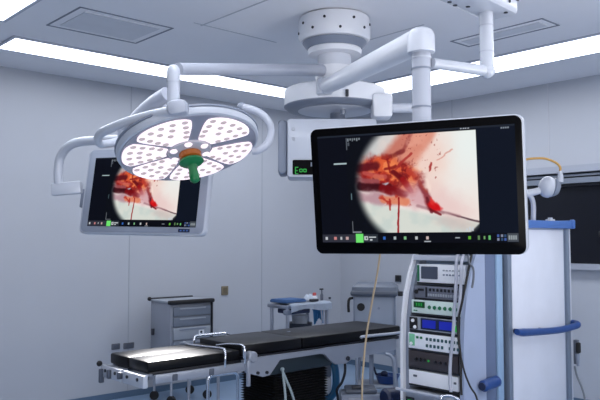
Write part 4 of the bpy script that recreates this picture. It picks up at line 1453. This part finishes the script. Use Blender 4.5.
hang('white_cable', 'thick white cable hanging down the tower front, left of its pair', [MR @ V((-0.083, 0.09, 1.44)), fx(456.5, 262, -0.0), fx(456, 285, -0.03), fx(454.5, 310, -0.03), fx(453, 335, -0.03), fx(450.5, 360, -0.03), fx(450, 380, -0.04), fx(451, 392, -0.05)], 0.0095, M_CABLE)
hang('white_cable', 'thick white cable on the tower front, right of its pair and ending higher', [MR @ V((-0.045, 0.09, 1.44)), fx(461.5, 262, 0.0), fx(461, 280, -0.03), fx(460, 298, -0.03), fx(458, 316, -0.03)], 0.0085, M_CABLE)
hang('black_cable', 'black cable running down the right side of the tower front', [MR @ V((-0.012, 0.11, 1.43)), fx(467.5, 275, -0.03), fx(462.5, 300, -0.055), fx(458.5, 320, -0.055), fx(459, 340, -0.055), fx(461, 360, -0.055), fx(461, 380, -0.095), fx(461.5, 395, -0.10)], 0.0065, M_RUB)
hang('black_cable', 'thinner black cable curving right toward the blue push handle', [fx(457, 322, -0.075), fx(459, 345, -0.075), fx(464, 370, -0.08), fx(470, 386, -0.10), fx(476, 396, -0.10), fx(480, 412, -0.10)], 0.005, M_RUB)
hang('looped_cable', 'short grey cable loop at the top right of the tower front', [MR @ V((-0.028, 0.09, 1.46)), fx(469, 262, 0.02), fx(473, 268, -0.015), fx(473.5, 278, -0.02), fx(472, 288, -0.03)], 0.006, M_DGREY)

# ------------------------------------------------------------------ tall cabinet behind the tower
cy0, cy1 = 0.445, 1.19
HC = 1.575
tk = thing('tall_cabinet', 'tall pale blue cabinet with navy handle and blue tray top, right of the tower', 'cabinet', M=MR)
MB().span((-0.5, cy0 + 0.02, 0.06), (-0.012, cy1 - 0.02, HC), 0.006).build('body', M_CABP, tk)
MB().span((-0.014, cy0 + 0.06, 0.08), (-0.004, cy1 - 0.06, HC - 0.01), 0.004).build('side_panel', mat('pale blue panel face', (214, 218, 230), 0.35), tk)
for y0_ in (cy0, cy1 - 0.04):
    MB().span((-0.035, y0_, 0.04), (0.008, y0_ + 0.04, HC + 0.0), 0.006).build('corner_post', M_CABS, tk)
MB().span((-0.008, cy1 - 0.004, 0.06), (0.010, cy1 + 0.010, HC), 0.004).build('edge_strip', M_WHITE, tk)
tp = MB().span((-0.52, cy0 - 0.01, HC), (0.02, cy1 + 0.03, HC + 0.012), 0.004)
tp.span((-0.52, cy0 - 0.01, HC + 0.010), (-0.50, cy1 + 0.03, HC + 0.048), 0.004).span((0.0, cy0 - 0.01, HC + 0.010), (0.02, cy1 + 0.03, HC + 0.048), 0.004)
tp.span((-0.52, cy0 - 0.01, HC + 0.010), (0.02, cy0 + 0.01, HC + 0.048), 0.004).span((-0.52, cy1 + 0.01, HC + 0.010), (0.02, cy1 + 0.03, HC + 0.055), 0.004)
tp.build('tray_top', M_TRAY, tk)
MB().span((0.0, cy1 + 0.015, HC + 0.0), (0.032, cy1 + 0.045, HC + 0.06), 0.008).build('tray_clip', M_TRAY, tk)


def cs(px, py, x=0.0):
    p = hit(px, py, MR @ V((x, 0, 0)), DR)
    q = MR.inverted() @ p
    return q.y, q.z


hx = 0.075
hpts = []
for px, py in ((517, 332), (523, 332.5), (535, 332), (550, 331), (562, 329.5), (572, 327), (577.5, 325)):
    ya, za = cs(px, py, hx)
    hpts.append((hx, ya, za))
hpts.append((0.03, hpts[-1][1] + 0.05, hpts[-1][2] + 0.004))
hpts.append((-0.06, hpts[-2][1] + 0.06, hpts[-1][2]))
hnd = MB().tube(hpts, [0.018, 0.024, 0.022, 0.021, 0.021, 0.021, 0.021, 0.021, 0.021], seg=16).build('handle', M_BLUE, tk)
yb = hpts[3][1]
MB().rod((0.0, yb, hpts[3][2]), (hx, yb, hpts[3][2]), 0.014).rod((0.0, hpts[1][1] + 0.03, hpts[1][2]), (hx, hpts[1][1] + 0.03, hpts[1][2]), 0.014).rod((-0.06, hpts[-1][1], hpts[-1][2]), (-0.06, cy1 - 0.02, hpts[-1][2]), 0.018).build('handle_bracket', M_NAVY, hnd)
MB().span((-0.49, cy0 + 0.03, 0.0), (-0.03, cy1 - 0.03, 0.06), 0.004).build('plinth', M_DGREY, tk)

# cable clip and grey cable beyond the cabinet
cp = MR @ V((0.03, cy1 + 0.03, 0))
ya_ = cp.y
tcc = thing('cable_holder', 'black and grey plug holder on the far edge of the tall cabinet', 'plug holder', M=basis(at(573.5, 352, ya_) + DR * 0.022 + D * 0.02, DR, D, UP))
MB().box((-0.012, 0, 0.0), (0.03, 0.03, 0.16), 0.006).build('mount', M_DGREY, tcc)
MB().box((0.008, -0.012, 0.03), (0.026, 0.03, 0.07), 0.008).build('plug', M_RUB, tcc)
MB().rod((0.0, -0.01, -0.01), (0.002, -0.01, -0.09), 0.014, 0.009).build('plug', M_GREYP, tcc)
hang('grey_cable', 'thin grey cable hanging from the plug holder to the floor', [at(573.5, 366, ya_) + V((0, -0.02, 0)), at(577, 376, ya_), at(582, 388, ya_ - 0.02), at(585, 402, ya_ - 0.03), at(586, 440, ya_ - 0.03), V((at(586, 440, ya_).x, ya_ - 0.03, 0.01))], 0.007, M_GCABLE)

# ------------------------------------------------------------------ camera ball arm on the cabinet top
by = (MR @ V((-0.1, 0.85, 0))).y
bs = at(533, 221, by)
bs.z = HC + 0.0135
th_ = thing('boom_camera', 'white ball ended camera arm standing on the blue tray top', 'camera', loc=tuple(bs))
MB().rod(bs + V((0, 0, 0.0)), bs + V((0, 0, 0.018)), 0.045, seg=24, rim=0.005).build('foot', M_WHITE2, th_, world=True)
MB().tube([bs, at(533.5, 208, by), at(532, 199, by), at(528, 194, by)], 0.016, seg=16).build('stem', M_WHITE2, th_, world=True)
MB().tube([at(520, 194, by), at(532, 192.5, by), at(542, 190, by)], [0.026, 0.023, 0.022], seg=16).build('arm', M_WHITE, th_, world=True)
rb = Matrix.Rotation(math.radians(11), 3, 'Y')
MB().ball(at(547.5, 187, by), 0.066, s=(0.88, 1, 1.06), rot=rb).build('ball', M_WHITE, th_, world=True)
MB().rod(at(552, 187, by), at(558.5, 188.5, by), 0.064, 0.050, seg=28, rim=0.010).build('ring', M_GREYP, th_, world=True)
MB().tube([at(560, 182, by - 0.02), at(560.5, 176, by - 0.02), at(559.5, 171, by - 0.02)], [0.022, 0.017, 0.014], seg=14).build('hose_fitting', M_WHITE, th_, world=True)
MB().tube([at(560, 172, by - 0.02), at(560, 167, by - 0.02), at(555.5, 162.5, by - 0.02), at(546, 158.8, by - 0.02), at(536, 158.3, by - 0.02), at(526, 159.5, by - 0.02), at(512, 164, by - 0.02), at(506, 180, by), at(508, 200, by)], 0.0078, seg=12).build('hose', M_YEL, th_, world=True)
pk = MR @ V((-0.05, 1.05, 0))
o = MB(basis((pk.x, pk.y, HC + 0.018), DR, D, UP)).span((-0.02, -0.03, 0), (0.02, 0.03, 0.044), 0.006).span((-0.012, -0.012, 0.042), (0.012, 0.012, 0.054), 0.003).build('small_box', M_WHITE)
tag(recentre(o, (pk.x, pk.y, HC + 0.012)), 'small white box lying in the blue tray right of the ball camera', 'box')

# ------------------------------------------------------------------ beige cable before the table
hang('beige_cable', 'long beige cable hanging from behind the big monitor down past the table', [at(383, 225, 2.55), at(380.5, 250, 2.58), at(377, 275, 2.6), at(371.5, 305, 2.62), at(366.5, 335, 2.63), at(363.5, 365, 2.63), at(362, 400, 2.63), V((at(361, 400, 2.63).x, 2.65, 0.4)), V((at(361, 400, 2.63).x, 2.8, 0.006))], 0.0036, M_BEIGE)


# ------------------------------------------------------------------ wall plates
def plate(name, label, px, py, wall, w_, h_, m_, cat, inner, group=None):
    n = DR if wall == 'L' else DL
    p = hit(px, py, CORNER, n)
    x = DL if wall == 'L' else -DR
    y = -n
    if wall == 'L':
        M_ = basis(p, -x, y, UP)
    else:
        M_ = basis(p, DR, y, UP)
    t = thing(name, label, cat, M=M_, group=group)
    MB().rslab(-w_ / 2, w_ / 2, -h_ / 2, h_ / 2, 0.006, -0.012, 0.0, bev=0.002).build('plate', m_, t)
    MB().rslab(-w_ * 0.3, w_ * 0.3, -h_ * 0.32, h_ * 0.32, 0.004, -0.016, -0.010).build('insert', inner, t)


plate('wall_switch', 'bronze switch plate on the left wall above the table middle', 224.5, 290.5, 'L', 0.085, 0.095, M_BRASS, 'switch', mat('bronze rocker', (104, 96, 78), 0.4))
plate('wall_socket', 'grey wall socket low on the left wall, left of its pair', 115.5, 346.5, 'L', 0.085, 0.055, M_SOCK, 'socket', M_DGREY)
plate('wall_socket', 'grey wall socket low on the left wall, right of its pair', 128.5, 345.5, 'L', 0.11, 0.055, M_SOCK, 'socket', M_DGREY)
plate('wall_socket', 'black wall socket between the grey trolley and the tower', 398.5, 278.5, 'R', 0.085, 0.075, M_DARK, 'socket', M_RUB)
plate('wall_socket', 'tiny dark wall button beside the instrument table', 329.5, 298, 'L', 0.03, 0.025, M_DGREY, 'socket', M_DARK)

# ------------------------------------------------------------------ world and tone
wd = bpy.data.worlds.new('room_dark')
wd.use_nodes = True
wd.node_tree.nodes['Background'].inputs['Color'].default_value = (0.35, 0.42, 0.55, 1)
wd.node_tree.nodes['Background'].inputs['Strength'].default_value = 0.0
S.world = wd
S.view_settings.view_transform = 'Standard'
S.view_settings.look = 'None'
S.view_settings.exposure = 0.0
